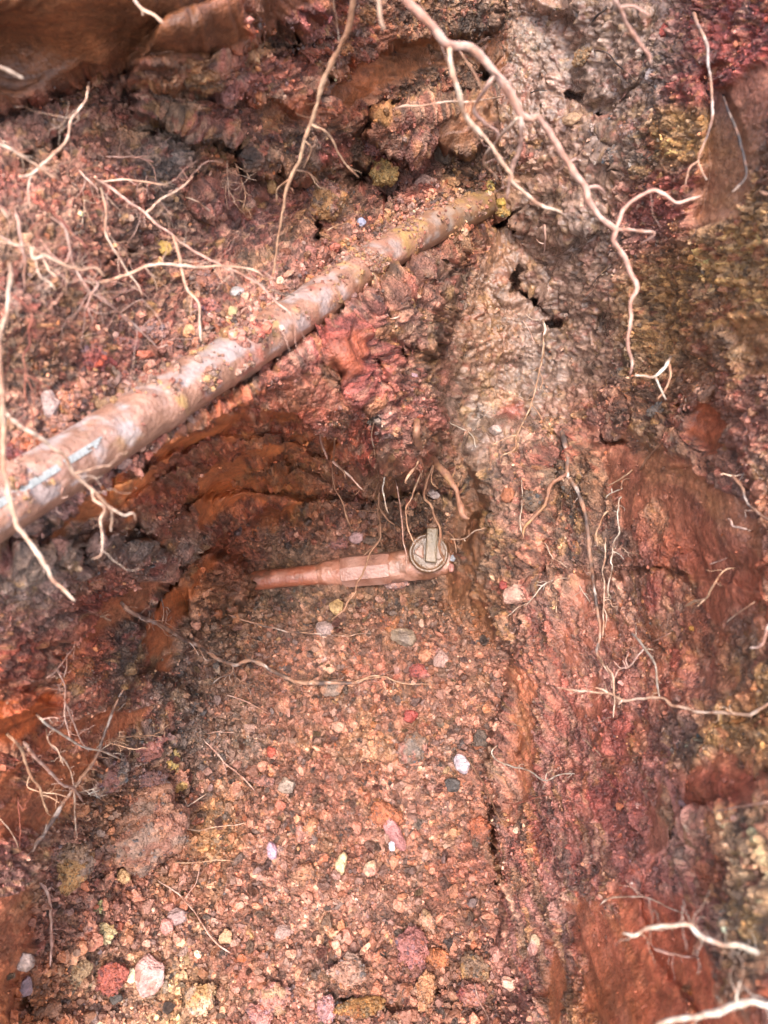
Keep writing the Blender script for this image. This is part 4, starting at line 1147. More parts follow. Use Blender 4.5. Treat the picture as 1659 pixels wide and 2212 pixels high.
# ------------------------------------------------------------------ stones and clods that can be told apart
def crop(c, x, y):
    p = sheet(c, [(x, y)])[0]; return p[0], p[1]
ST = [  # crop, x, y, width, height (crop units), turn, colour, spots, name, label, depth
 ('V',1115,1288,60,50,-5,(206,160,140),None,'stone',"large pale pink rounded stone right of the valve",.7),
 ('V',1087,1264,20,18,20,'C',None,'clod',"small bright red lump touching the large pale pink stone",.8),
 ('G',888,1820,185,225,20,(206,160,150),['P'],'stone',"big pale pink speckled stone lying low on the floor",.45),
 ('B',430,1190,300,230,-5,'R',['Y','G'],'clod',"big brown clod resting above the middle of the pipe",.75),
 ('B',770,1010,175,180,10,(176,140,84),['C'],'clod',"ochre and crimson clod perched over the small dark hole",.85),
 ('B',1110,905,165,150,0,(124,100,80),['D'],'stone',"round grey-brown stone in the dark above the pipe",.8),
 ('B',1015,1082,165,100,12,(170,132,116),None,'stone',"flat pinkish stone right of the ochre and crimson clod",.5),
 ('B',1375,1130,125,95,-25,(178,150,84),['Y'],'clod',"yellow clay lump on the far end of the pipe",.7),
 ('B',1480,1262,95,60,0,(184,144,78),None,'clod',"small ochre crumb hanging past the pipe's far end",.8),
 ('B',1465,1205,70,60,30,(160,130,60),None,'clod',"olive-yellow crumb between the yellow lump and ochre crumb",.8),
 ('B',636,1320,62,48,0,(176,176,196),None,'stone',"small glassy bluish-white stone just above the pipe",.7),
 ('B',905,1795,130,100,5,(180,138,96),['R'],'stone',"light ochre stone in the crack below the pipe",.7),
 ('B',540,1478,95,80,0,(178,124,78),None,'clod',"tan crumb lying on the pipe below the big brown clod",.7),
 ('B',330,1490,80,70,0,'V',None,'clod',"pink crumb lying on the pipe's upper edge",.7),
 ('B',920,1600,70,60,0,'L',['A'],'stone',"pale pebble cluster stone directly under the pipe",.7),
 ('B',100,1110,80,90,0,(178,132,84),None,'stone',"orange-tan stone left of the big brown clod",.8),
 ('B',700,880,120,90,0,'M',None,'clod',"dull red clod in the shade left of the ochre one",.7),
 ('B',890,1080,90,160,10,'R',['D'],'clod',"upright brown clod right of the small dark hole",.7),
 ('A',1405,1735,85,75,-20,(176,164,158),None,'stone',"light grey stone left of the pipe's middle",.7),
 ('A',1380,1848,58,75,0,(168,150,110),None,'stone',"small greenish-tan stone below the light grey one",.6),
 ('A',1230,1820,170,95,-18,'V',['C'],'clod',"long red clod left of the light grey stone",.6),
 ('A',1215,1675,170,130,10,'R',['G'],'clod',"rough brown clod above the long red one",.7),
 ('A',980,1480,90,90,0,(178,140,72),None,'clod',"ochre clod where the long pale root forks",.7),
 ('A',930,1960,190,100,-12,'P',['V'],'clod',"broad pink clod beside the knobbly pale root tip",.5),
 ('D',300,430,110,170,12,(176,150,140),None,'stone',"flat pale grey stone standing among the left clods",.4),
 ('D',565,175,140,130,0,'V',['C'],'clod',"rounded red clod on the upper edge of the pipe's left half",.7),
 ('D',745,95,190,90,-22,'V',['T'],'clod',"flat coral clod against the pipe's upper edge",.5),
 ('D',410,430,125,140,0,(182,120,92),['C','Y'],'clod',"warty ochre-pink clod beside the flat pale grey stone",.7),
 ('D',370,545,160,90,-15,(186,134,112),None,'clod',"flat pink flake below the warty clod",.4),
 ('D',170,660,170,90,-25,(186,112,80),None,'clod',"long orange flake next to the pipe at left",.5),
 ('D',110,730,150,80,10,'M',['C'],'clod',"crimson-mauve clod touching the pipe near the left edge",.6),
 ('D',660,190,80,60,0,'C',None,'clod',"small crimson crumb near the pipe's left half",.7),
 ('E',945,295,80,95,0,(200,160,164),None,'stone',"mauve-white glossy stone in the middle of the rib",.6),
 ('E',740,520,48,44,20,(52,52,60),None,'stone',"black pebble set in the rib",.7),
 ('E',480,530,110,80,0,(150,118,96),None,'clod',"brown clod above the hollow's lip",.6),
 ('E',1430,590,80,70,0,(188,160,150),['A'],'stone',"pale grey-pink stone on the wall right of the rib",.6),
 ('E',605,1232,90,80,-8,(190,150,146),None,'stone',"pale lilac stone behind the lower pipe",.7),
 ('E',700,1250,110,60,0,(112,88,74),None,'stone',"dark brown stone right of the pale lilac stone",.7),
 ('E',500,1270,110,60,-5,'M',None,'clod',"long red-brown clod left of the pale lilac stone",.6),
 ('E',1070,975,80,50,20,(206,182,170),None,'stone',"white-pink stone in the back of the hollow",.6),
 ('E',490,1642,82,88,-10,(178,144,100),['L'],'stone',"ochre-yellow stone on the gravel below the lower pipe",.7),
 ('E',415,1772,110,88,0,(164,138,130),None,'stone',"rounded grey stone on the gravel left of centre",.6),
 ('E',885,1828,155,120,8,(148,126,106),['A'],'stone',"angular grey-brown stone in the middle of the gravel",.6),
 ('E',995,1740,36,48,0,(196,156,134),None,'stone',"small tan upright pebble above the angular stone",.7),
 ('E',985,2020,135,85,0,'V',['C'],'clod',"salmon-red clod below the angular grey-brown stone",.6),
 ('E',1012,1932,80,90,30,(186,126,96),['Y'],'clod',"orange-pink clod right above the salmon-red one",.6),
 ('E',1110,1960,90,110,0,(160,126,114),None,'stone',"dull pink stone right of the orange-pink clod",.6),
 ('E',840,1495,150,90,0,(184,148,140),['R'],'clod',"lumpy pinkish clod under the coupling",.6),
 ('E',1180,1355,36,40,0,(160,160,164),None,'stone',"small bluish-grey pebble right of the valve cap",.7),
 ('E',1170,1410,34,50,0,(190,130,118),None,'stone',"small pink pebble below the bluish-grey one",.7),
 ('F',1205,1772,34,32,0,(200,142,62),None,'clod',"single bright ochre crumb on the smooth right wall",.9),
 ('F',115,980,90,85,0,(168,104,72),None,'clod',"rounded orange-brown clod on the slope right of the hollow",.6),
 ('F',250,1020,130,120,0,(160,116,90),['D'],'clod',"rounded crumbly clod beside the clay-covered branch",.5),
 ('F',1000,480,160,90,0,'A',['D'],'clod',"grey crumbly clod high on the right wall",.5),
 ('H',945,470,170,190,20,(152,122,104),['A','V'],'clod',"large grey-brown clod in the gravel right of centre",.6),
 ('H',695,600,110,75,25,(138,84,58),None,'clod',"smooth dark orange slab on the gravel",.35),
 ('H',775,870,220,130,35,(166,98,66),['Y'],'clod',"large flat orange slab above the mauve stone",.4),
 ('H',835,985,90,205,-32,(172,116,112),None,'stone',"long mauve stone with a wet white end",.6),
 ('H',822,1058,44,60,-20,(214,206,214),None,'stone',"white wet flake at the mauve stone's end",.5),
 ('H',1228,570,105,120,10,(190,172,176),['M'],'stone',"white-speckled lilac stone near the right wall's foot",.6),
 ('H',1345,945,140,160,20,(172,98,68),['R'],'clod',"orange-red slab leaning at the foot of the right wall",.5),
 ('H',520,1150,75,125,-5,(206,178,138),['Y'],'stone',"cream and ochre stone in the lower gravel",.7),
 ('H',105,1080,68,100,-10,(180,144,156),None,'stone',"lilac stone in the gravel left of the cream one",.6),
 ('H',690,1190,80,85,0,(198,160,130),['V'],'stone',"speckled cream-pink stone right of the cream one",.7),
 ('H',1315,1760,175,150,15,(138,106,84),['Y'],'clod',"round brown clod with an ochre top near the bottom edge",.7),
 ('H',1088,1720,140,120,-20,(172,104,66),None,'clod',"smooth orange slab left of the round brown clod",.4),
 ('H',1015,1905,110,215,25,(182,128,92),['P'],'clod',"long tan slab tilted near the bottom edge",.5),
 ('H',950,1665,190,230,-20,(156,98,90),['V'],'clod',"large mauve-red clod near the bottom",.5),
 ('H',640,2010,310,105,-10,(158,112,64),['O'],'clod',"long ochre-brown curved slab at the bottom edge",.5),
 ('H',1030,1492,110,115,0,(190,142,116),['L'],'clod',"pink-ochre clod above the large mauve-red one",.7),
 ('H',1190,1325,70,90,0,(150,98,72),None,'clod',"plain brown clod right of the pink-ochre one",.6),
 ('H',195,690,100,95,10,(160,138,122),['A'],'stone',"grey pebbly stone at the left of the gravel",.6),
 ('H',340,930,75,110,0,(190,132,98),None,'clod',"peach clod in the middle of the gravel",.6),
 ('H',60,665,110,70,10,(164,112,96),None,'clod',"flat pink-brown clod left of the grey pebbly stone",.5),
 ('H',505,345,90,70,0,(180,132,110),['L'],'clod',"pale-faced brown clod under the banded root",.6),
 ('H',470,115,150,100,0,(172,124,98),['A'],'stone',"rounded ringed stone beneath the banded root",.5),
 ('H',100,490,60,70,0,(178,84,64),None,'clod',"small brick-red clod at the left of the gravel",.6),
 ('H',930,285,90,75,0,'C',None,'clod',"crimson clod above the large grey-brown clod",.6),
 ('H',1345,420,80,110,0,(98,80,68),None,'stone',"dark grey-brown stone near the right wall's foot",.6),
 ('H',1180,690,95,80,0,(76,68,64),None,'stone',"dark stone below the white-speckled lilac one",.6),
 ('H',285,1210,160,140,0,(160,112,84),['R'],'clod',"blocky tan-brown clod left of the cream stone",.5),
 ('H',1300,1930,170,130,0,(170,112,96),['C'],'clod',"rough rosy clod under the round brown clod",.5),
 ('H',180,1560,110,80,0,(172,140,128),None,'stone',"pale rosy stone in the lower left gravel",.5),
 ('H',550,1790,220,200,0,(160,118,98),['G'],'clod',"wide pinkish-brown clod near the bottom",.4),
 ('H',120,1950,190,170,0,(176,122,104),['V','L'],'clod',"wide rose and cream clod at the bottom edge left",.4),
 ('H',430,2010,110,160,0,(184,132,128),None,'clod',"rosy clod left of the long curved slab",.5),
 ('G',1030,540,90,110,30,(198,168,108),None,'clod',"cream-yellow clod above the big round clod's right",.5),
 ('G',1060,670,125,140,15,(188,150,92),['V'],'clod',"lumpy ochre clod just below the cream-yellow one",.5),
 ('G',860,960,500,470,-10,(158,112,88),['G','R'],'clod',"biggest round clod, crumbly and brown, at lower left",.65),
 ('G',430,1160,260,340,5,(160,124,96),['G','Y'],'clod',"upright crumbly clod left of the biggest round clod",.6),
 ('G',650,640,300,190,-12,(162,122,98),['A','M'],'clod',"crumbly grey-pink clod above the biggest round clod",.6),
 ('G',880,455,220,190,0,(166,106,92),['V'],'clod',"pink warty clod at the foot of the left wall",.6),
 ('G',895,660,190,130,0,(134,92,82),['D'],'clod',"dark red clod in the crevice over the biggest clod",.6),
 ('G',738,1232,85,85,10,(204,158,112),None,'clod',"cube-like cream crumb under the biggest round clod",.8),
 ('G',155,1740,115,150,0,(146,124,114),['A'],'stone',"grey stone at the lower left, upper of two",.6),
 ('G',155,1885,90,130,-10,(158,128,128),None,'stone',"mauve-grey stone at the lower left, lower of two",.6),
 ('G',450,1830,230,130,-28,(204,172,128),['L','R'],'clod',"long cream clod low on the left",.45),
 ('G',670,1830,180,180,0,(182,98,80),['V'],'clod',"brick-red clod between the cream clod and pink stone",.5),
 ('G',635,1570,130,110,-35,(204,178,132),None,'clod',"cream-white clod above the brick-red one",.5),
 ('G',500,1545,135,260,22,(168,94,66),['P'],'clod',"tall orange-red slab at lower left",.45),
 ('G',1065,1470,135,95,0,(164,134,128),None,'stone',"flat grey-pink stone beneath the biggest round clod",.5),
 ('G',985,1535,90,90,20,(190,130,118),None,'stone',"pink wedge stone left below the flat grey-pink one",.6),
 ('G',570,1420,100,70,0,(186,168,110),['Y'],'clod',"pale greenish-yellow crumb at lower left",.6),
 ('G',1180,1960,180,160,0,(196,158,128),['L','Y'],'clod',"pale ochre crumbly clod near the bottom",.45),
 ('G',690,1960,70,60,0,(84,74,66),None,'stone',"dark grey pebble near the bottom left",.6),
 ('G',1340,1590,90,80,0,(182,138,104),None,'clod',"tan crumb clod right of the sloping root",.6),
 ('G',1540,2060,170,110,30,(190,128,116),['V'],'clod',"pink wedge clod at the bottom, left of the rose and cream one",.5),
 ('I',270,1650,85,130,10,(200,178,164),['L','V'],'stone',"white pebbly stone set in the right wall's foot",.5),
 ('I',1450,1145,55,45,0,(96,92,92),None,'stone',"small slate-grey pebble in the pink clay at right",.6),
 ('I',1405,985,30,36,0,(110,112,118),None,'stone',"tiny slate pebble above the other one at right",.7),
 ('I',1430,1075,60,34,0,(176,168,160),None,'stone',"tiny pale pebble between the two slate ones",.7),
 ('I',1230,470,150,120,-30,(104,90,70),['Y'],'clod',"dark olive clod beside the diagonal crack",.5),
 ('I',775,815,50,48,0,(196,114,76),None,'clod',"small orange crumb stuck on the lower right wall",.6),
 ('C',740,920,130,110,0,(142,114,100),['A'],'clod',"grey glistening clod among the cracks at upper right",.7),
 ('C',830,770,150,120,0,(146,110,94),['M'],'clod',"brown clod over the crack at upper right",.6),
 ('C',490,715,105,80,-10,(168,134,104),None,'stone',"tan flat-faced stone in the grey clay",.6),
 ('C',1045,175,80,80,0,(176,84,70),None,'clod',"red-orange blob in the grey clay at top right",.5),
 ('C',545,345,150,70,-15,(156,122,88),None,'clod',"tan smear-faced clod in the grey clay near the top",.5),
 ('C',985,430,130,100,-15,(146,132,128),None,'stone',"grey smooth stone at upper right",.45),
]
for i, (c, x, y, w, h, a, col, spots, nm, lb, dp) in enumerate(ST):
    k = .3638 if c != 'V' else 1.
    X0, Y0 = crop(c, x, y)
    big_ = max(w, h) * k
    if X0 < -20: continue
    so = stone(nm, lb, X0, Y0, w * k * 1.06, h * k * 1.06, a, col, 300 + i * 7, dp, 4 if big_ > 75 else 3, 9 if nm == 'stone' else 4, .10 if nm == 'stone' else .28, .95 if nm == 'clod' and big_ > 60 else .6, nm, spots, wet=.4 if nm == 'clod' else .55)
    if nm == 'clod' and big_ > 34:          # crumbs stuck all over it
        me_ = so.data; nvv = len(me_.vertices)
        co = np.empty(nvv * 3, np.float32); me_.vertices.foreach_get('co', co); co = co.reshape(-1, 3)
        ca = np.empty(nvv * 4, np.float32); me_.color_attributes['Col'].data.foreach_get('color', ca); ca = ca.reshape(-1, 4)[:, :3]
        rr_ = np.random.default_rng(i); nn_ = co / (np.linalg.norm(co, axis=1, keepdims=True) + 1e-9)
        face = nn_ @ ROT[:, 2] > -.2
        kk_ = rr_.choice(np.where(face)[0], int(min(900, 60 + big_ ** 2 / 32)))
        cg = ca[kk_] ** (1 / 2.2) * rr_.uniform(.78, 1.22, (len(kk_), 1)) + rr_.normal(size=(len(kk_), 1)) * np.array([.03, -.005, -.03])
        scatter_on('crumbs', co[kk_] + rr_.normal(size=(len(kk_), 3)) * .0006, nn_[kk_], cg, .0008, .0032, 400 + i, so, np.zeros(3), 1, .45)

# medium pebbles of the gravel: single stones, lying on the pit floor
r = np.random.default_rng(77)
variants = []
pc = [(158,112,94),(164,120,102),(150,100,82),(166,126,100),(142,106,88),(160,98,80),(176,144,124),(134,104,88),(166,130,92),(156,116,106),(146,94,70),(122,100,88)]
for q in range(24):
    Vr = rock_shape(2, 900 + q, 8, .10, (.45, .85)); Vr = Vr * np.array([1, r.uniform(.6, .95), r.uniform(.5, .8)])
    colr = np.tile(np.array(pc[q % 12]) / 255., (len(Vr), 1)) * (1 + .12 * fbm(Vr + q, 2.2, 3, q))[:, None]
    variants.append(mesh_np('pebble', Vr, ICO[2][1], M_STONE2, lin(np.clip(colr, .05, .9)), r.uniform(.25, .6)))
wgt = FL * (Y > 1180) * (X > 0) * (X < 1200) * (Y < 2220) * (Zd ** 2)
lowpipe = (np.abs(Y - 1235) < 60) & (X > 440) & (X < 990)
wgt = wgt * ~lowpipe
pr = (wgt.ravel() / wgt.sum()).astype(float); pr /= pr.sum()
ks = r.choice(len(pr), 300, p=pr)
fo = SETTING['pit_floor']
for k in ks:
    o = bpy.data.objects.new('pebble', variants[r.integers(0, 24)])
    s = .0042 * (2.3 ** r.random())
    o.scale = (s, s, s * r.uniform(.8, 1.1))
    o.rotation_euler = tuple(r.uniform(0, 6.28, 3))
    o.location = VF[k] + NW.reshape(-1, 3)[k] * s * .25
    link(o, fo)
# loose gravel and crumbs nobody could count
clear = np.ones_like(D)
clear[lowpipe] = .05
for x, y, rx, ry in ((926, 1194, 52, 52),):
    clear *= ((X - x) ** 2 / rx ** 2 + (Y - y) ** 2 / ry ** 2) > 1
dens = sstep(-.5, .4, fbm(P0, 18, 3, 700))
tag(scatter('gravel', FL * clear * (.35 + .65 * dens), 7000, .0020, .0085, 2.0, 1, 3, accents=.035, tint=.13, flat=True), label="loose reddish-brown gravel covering the pit floor", cat="gravel")
tag(scatter('grit', FL * clear, 32000, .0008, .0030, 1.7, 0, 4, accents=.035, tint=.15, flat=True), label="fine reddish grit between the gravel of the pit floor", cat="grit")
wallw = (1 - FL) * (1 - np.clip(Sx * 1.15, 0, 1)) * (1 - .8 * G) * sstep(-.35, .5, fbm(P0, 15, 3, 710))
tag(scatter('clay_crumbs', wallw, 17000, .0008, .0036, 2.4, 0, 5, accents=.06, sink=.35, flat=True), label="crumbs of red, brown and ochre clay clinging to the pit walls", cat="crumbs")
upper = np.exp(-((Y - (1040 - X * .60)) / 60) ** 2) * (X > 120) * (X < 1050) * (1 - FL)
tag(scatter('loose_soil', upper, 3600, .0012, .0058, 1.8, 1, 6, accents=.07, sink=.2, flat=True), label="loose crumbly soil heaped along the upper edge of the thick pipe", cat="soil")
# ------------------------------------------------------------------ roots
# near ones, hanging into the hole close to the lens
root('root', "thick pale blurred root hanging at the left edge in front of the pipe", 'D', [(-160,-700),(-60,-300),(-10,80),(0,260),(15,420),(20,620),(25,800),(50,950),(100,1150),(140,1210),(200,1290),(270,1400),(320,1490),(380,1540),(445,1605)], 40, 24, .37, .44, 'pale', embed=.15)
root('root', "pale forked root in front of the pipe, three short twigs at its tip", 'D', [(20,460),(60,520),(150,590),(230,630),(300,690),(360,730),(400,770),(440,850),(530,930),(600,1000),(640,1050),(700,1080),(750,1100),(795,1090),(805,1130)], 26, 14, .40, .50, 'pale',
     [('D', [(545,945),(560,1000),(620,1060),(600,1130),(612,1240),(600,1330),(555,1355)], 16, 12, .02), ('D', [(650,1055),(665,1100),(660,1190)], 14, 12, .02), ('D', [(450,850),(560,820),(660,798)], 13, 9, .02)], hairs=16, embed=.2)
root('root', "short hooked rootlet beside the left end of the pipe", 'D', [(405,890),(370,950),(330,1060),(370,1100)], 12, 7, .50, .52, 'pink', [('D', [(345,1040),(320,1020),(290,1015)], 8, 6), ('D', [(350,1010),(400,990)], 7, 5)], embed=.25)
root('root', "big forked pinkish root hanging from the top right, longest of all", 'B', [(640,-500),(760,-260),(900,0),(1000,90),(1080,190),(1150,270),(1260,275),(1330,320),(1400,400),(1480,490),(1540,590),(1580,680),(1640,702),(1683,690),(1743,770),(1803,870),(1863,960),(1923,1050),(1973,1120),(1983,1190),(2043,1270),(2123,1340),(2150,1372),(2133,1430),(2193,1520),(2223,1600),(2273,1710),(2233,1790),(2243,1900),(2223,2000),(2231,2090),(2245,2150),(2228,2220)], 62, 17, .40, .56, 'pink',
     [('B', [(1150,280),(1180,440),(1220,560),(1250,680),(1340,790),(1400,850),(1450,930),(1530,1040),(1533,1080),(1623,1160),(1703,1220),(1793,1250),(1853,1280)], 34, 15, .08, 'pale'),
      ('B', [(1245,610),(1310,640),(1370,730),(1440,780),(1450,850)], 24, 15, .06), ('B', [(1350,850),(1370,930),(1430,1040),(1440,1060)], 18, 10, .10, 'pale'),
      ('B', [(1583,700),(1582,850),(1550,950),(1520,1060),(1500,1190)], 24, 16, .05), ('C', [(760,1340),(800,1250),(880,1180),(970,1130),(1040,1150),(1110,1200),(1180,1185),(1260,1165)], 24, 14, .0),
      ('C', [(760,1350),(860,1370),(990,1385),(900,1450)], 20, 10, .03), ('C', [(580,1115),(650,1110),(690,1150)], 24, 16, .02), ('C', [(470,955),(520,935)], 14, 8, .0), ('B', [(1400,400),(1500,480),(1530,500)], 14, 8, .0)], hairs=20, embed=.08)
root('root', "dark curled root dangling under the fork of the biggest root", 'B', [(1210,290),(1300,420),(1360,520),(1395,600)], 14, 6, .52, .56, 'brown', [('B', [(1250,360),(1320,460),(1385,640)], 8, 5)], embed=.1)
root('root', "blunt pale blurred root tip poking down at the top edge", 'B', [(700,-300),(735,-100),(742,60),(752,120),(775,180)], 38, 16, .36, .38, 'pale', embed=.2)
root('root', "long tapering root running down beside the middle to the pipe", 'B', [(560,-420),(600,-150),(590,20),(560,170),(500,300),(430,450),(390,560),(350,700),(300,840),(270,950),(200,1100),(170,1250),(140,1420),(120,1600),(100,1730)], 38, 8, .45, .66, 'tan',
     [('B', [(360,745),(430,790),(490,880),(540,970),(620,1050)], 14, 6, .05), ('B', [(250,1010),(300,1020),(350,1050),(385,1090)], 9, 5, .03), ('B', [(215,1070),(140,1120),(135,1200)], 9, 5, .02), ('B', [(320,850),(340,890),(290,1000)], 9, 4, .02)], hairs=14, embed=.08)
root('root', "thin straight yellowish root beside the top of the long tapering root", 'B', [(455,-120),(470,20),(490,110),(500,240)], 9, 6, .5, .55, 'pale', embed=.2)
root('root', "thin yellowish root lying level across the biggest root's left fork", 'B', [(1480,572),(1300,605),(1150,605),(1000,630),(900,625),(830,645)], 6, 11, .58, .62, 'pale', embed=.2)
root('root', "orange-pink root with a side twig in the top right", 'C', [(690,-260),(720,-100),(750,0),(790,60),(830,160),(890,250),(940,320),(965,385)], 30, 16, .43, .48, 'pink', [('C', [(800,45),(870,40),(960,95)], 18, 12, .0)], embed=.15)
root('root', "long thin root hanging down the grey-brown clay at upper right, dark at its top", 'C', [(1215,70),(1240,140),(1290,250),(1305,380),(1320,520),(1330,680),(1300,800),(1250,920),(1250,980),(1290,1070)], 20, 9, .54, .54, 'bark', [('C', [(1250,955),(1190,1000),(1165,1100)], 14, 7, .0)], embed=.12)
root('root', "dark wiry root with a tan tip near the right edge", 'C', [(1390,560),(1440,700),(1490,830),(1520,950),(1530,1040),(1490,1100),(1450,1142)], 12, 16, .54, .52, 'dark', embed=.2)
root('root', "stubby pale root tip entering from the right edge", 'C', [(1900,1080),(1760,1140),(1660,1155),(1615,1145)], 24, 14, .40, .44, 'pale', embed=.3)
root('root', "dark bent rootlet pressed against the grey wet clay", 'C', [(620,300),(700,310),(760,380),(830,440),(890,490)], 11, 6, -.004, -.004, 'dark')
root('root', "short dark rootlet left of the bent one on the grey clay", 'C', [(240,552),(290,535),(345,535)], 6, 4, -.003, -.003, 'dark')
root('root', "blackish root tip sloping on the clay at the top edge", 'C', [(700,40),(640,100),(585,160)], 16, 8, -.006, -.003, 'dark')
root('root', "fine dark hair root forking on the grey clay right of the middle", 'C', [(735,1570),(650,1650),(580,1740)], 5, 3, -.003, -.003, 'dark', [('C', [(640,1660),(620,1720),(560,1790)], 3, 3)])
# upper left tangle
root('root', "pale curved root at upper left, darker in its middle", 'A', [(530,480),(505,600),(430,700),(395,830),(330,910),(240,990),(170,1040),(110,1050)], 12, 16, .52, .48, 'pale', [('A', [(180,1035),(165,1120),(180,1220)], 10, 8)], embed=.1, hairs=7, hair_len=.035)
root('root', "long pale root sloping from the upper left down across the pipe", 'A', [(560,1060),(620,1090),(700,1150),(850,1250),(920,1320),(1030,1400),(1150,1490),(1330,1580),(1450,1640),(1550,1700),(1640,1790),(1710,1850),(1770,1945)], 15, 10, .53, .60, 'pink',
     [('A', [(1035,1400),(1060,1500),(1080,1620),(1110,1720),(1180,1800),(1185,1900),(1195,2020)], 20, 12, .01, 'pale'), ('A', [(860,1262),(940,1200),(980,1170),(1080,1110),(1150,1040)], 13, 9, .02, 'pale'), ('A', [(600,1085),(740,1065),(850,1080),(980,1100)], 10, 10, .01, 'pale')], hairs=26, hair_len=.04, embed=.08)
root('root', "zigzag pale root left of the long sloping one", 'A', [(600,1110),(630,1250),(625,1380),(690,1500),(760,1620),(820,1690),(840,1750)], 16, 8, .53, .57, 'pale', [('A', [(600,1130),(640,1180),(680,1225)], 6, 4)], embed=.15, hairs=7, hair_len=.035)
root('root', "arched pale root running rightward over the loose clods at left", 'A', [(540,1690),(640,1670),(740,1640),(830,1600),(930,1570),(1070,1575),(1200,1585),(1340,1580),(1500,1600),(1570,1640)], 20, 10, .50, .56, 'pale', hairs=14, embed=.08, hair_len=.04)
root('root', "pale twiggy root fanning right out of the left tangle", 'A', [(-60,1430),(20,1440),(150,1460),(250,1510),(380,1570),(480,1600),(560,1590),(620,1640)], 18, 12, .44, .48, 'pale', [('A', [(240,1515),(290,1600),(340,1645)], 13, 7), ('A', [(160,1560),(230,1630),(300,1680),(330,1720)], 12, 6), ('A', [(140,1560),(200,1540),(260,1520)], 14, 12)], hairs=22, embed=.2, hair_len=.04)
root('root', "pink root crossing downward in the middle of the left tangle", 'A', [(300,1290),(385,1350),(410,1450),(430,1550),(480,1650),(540,1740),(600,1760),(640,1790)], 16, 10, .47, .51, 'pink', [('A', [(420,1500),(380,1560),(300,1500),(240,1420)], 13, 8), ('A', [(545,1735),(580,1690),(520,1640)], 14, 8), ('A', [(550,1740),(520,1800),(500,1830)], 14, 7)], hairs=26, embed=.12, hair_len=.04)
root('root', "short dark-pink root curving above the left tangle", 'A', [(300,1250),(380,1330),(440,1400),(525,1470)], 14, 9, .47, .48, 'red', [('A', [(320,1240),(240,1300),(170,1370)], 12, 7)], embed=.2, hairs=7, hair_len=.035)
root('root', "reddish upright root at far left, branching as it goes down", 'A', [(90,1240),(120,1400),(150,1560),(140,1640),(145,1710)], 18, 10, .45, .47, 'pink', [('A', [(145,1500),(100,1460),(0,1400)], 10, 8)], embed=.12, hairs=7, hair_len=.035)
root('root', "long wandering pinkish root left of the pipe's clods, ending above the pipe", 'A', [(-20,1690),(80,1760),(150,1810),(190,1880),(170,1970),(175,2040),(140,2110),(150,2200),(150,2350),(190,2440),(200,2540)], 14, 7, .45, .50, 'red', [('D', [(150,260),(200,290),(300,350)], 9, 6, .01), ('D', [(155,280),(190,350),(205,440)], 8, 5, .01)], hairs=22, embed=.15, hair_len=.04)
root('root', "stout blurred root dropping along the left edge", 'A', [(60,1560),(60,1640),(45,1760),(40,1870),(10,1960),(-20,2080)], 26, 22, .42, .43, 'pale', embed=.15, hairs=7, hair_len=.035)
root('root', "pale root tip at the far left just above the tangle", 'A', [(-120,1170),(-40,1210),(20,1255),(50,1292)], 20, 12, .42, .43, 'pale', embed=.3)
root('root', "root falling from the tangle's knot toward the pipe", 'A', [(560,1745),(620,1790),(700,1850),(800,1930),(870,2000),(940,2062)], 14, 8, .50, .58, 'pink', [('A', [(940,2062),(1000,2045)], 6, 4)], hairs=14, embed=.15, hair_len=.04)
root('root', "blurred root sloping right from the left edge above the curved one", 'A', [(-60,840),(30,870),(100,910),(180,960),(240,1000),(320,1055)], 18, 9, .45, .47, 'pale', embed=.2, hairs=7, hair_len=.035)
root('root', "short level pinkish root resting on the clay at upper left", 'A', [(620,932),(700,930),(800,935),(860,945),(915,962)], 6, 12, -.006, -.01, 'pink', [('A', [(810,935),(870,920)], 7, 5)], hairs=7, hair_len=.035)
root('root', "short root left of the fork where two pale roots start", 'A', [(470,1010),(500,1050),(550,1090),(580,1135)], 10, 8, -.008, -.01, 'pink', hairs=7, hair_len=.035)
root('root', "wispy root with a frayed end hanging above the brown clod", 'A', [(1380,940),(1410,1000),(1430,1060),(1455,1160),(1440,1240)], 8, 6, -.02, -.03, 'tan', [('A', [(1420,1030),(1400,1080)], 5, 3), ('A', [(1470,960),(1470,1030),(1460,1070)], 6, 4)], hairs=12, hair_len=.014, tuft=1, embed=.2)
root('root', "fine upright hair root left of the wispy frayed one", 'A', [(1350,940),(1352,1060),(1358,1180)], 4, 3, -.02, -.02, 'pale', hairs=7, hair_len=.035)
root('root', "root with a pale blunt tip lying left of the brown clod", 'A', [(1090,1170),(1160,1195),(1230,1245),(1300,1282)], 6, 17, -.01, -.015, 'pale')
root('root', "stubby pale root tip on the smooth brown clay at top left", 'A', [(790,-10),(830,40),(870,70),(920,95),(965,135)], 14, 20, .46, .46, 'pale', [('A', [(840,55),(850,90)], 8, 4)], embed=.3)
root('root', "thick pale blurred root tip at the left edge near the top", 'A', [(-140,370),(0,400),(60,425),(140,462)], 30, 18, .38, .40, 'pale', embed=.4)
root('root', "fine brown hair root trailing left of the pipe's clods", 'A', [(590,1780),(560,1870),(520,1950),(440,2010)], 7, 4, -.01, -.01, 'brown', hairs=7, hair_len=.035)
root('root', "tiny upright rootlet stub below the upper left fork", 'A', [(500,1190),(520,1195),(550,1210)], 9, 5, -.012, -.012, 'pale', [('A', [(505,1195),(500,1280),(480,1370)], 4, 3)], hairs=7, hair_len=.035)
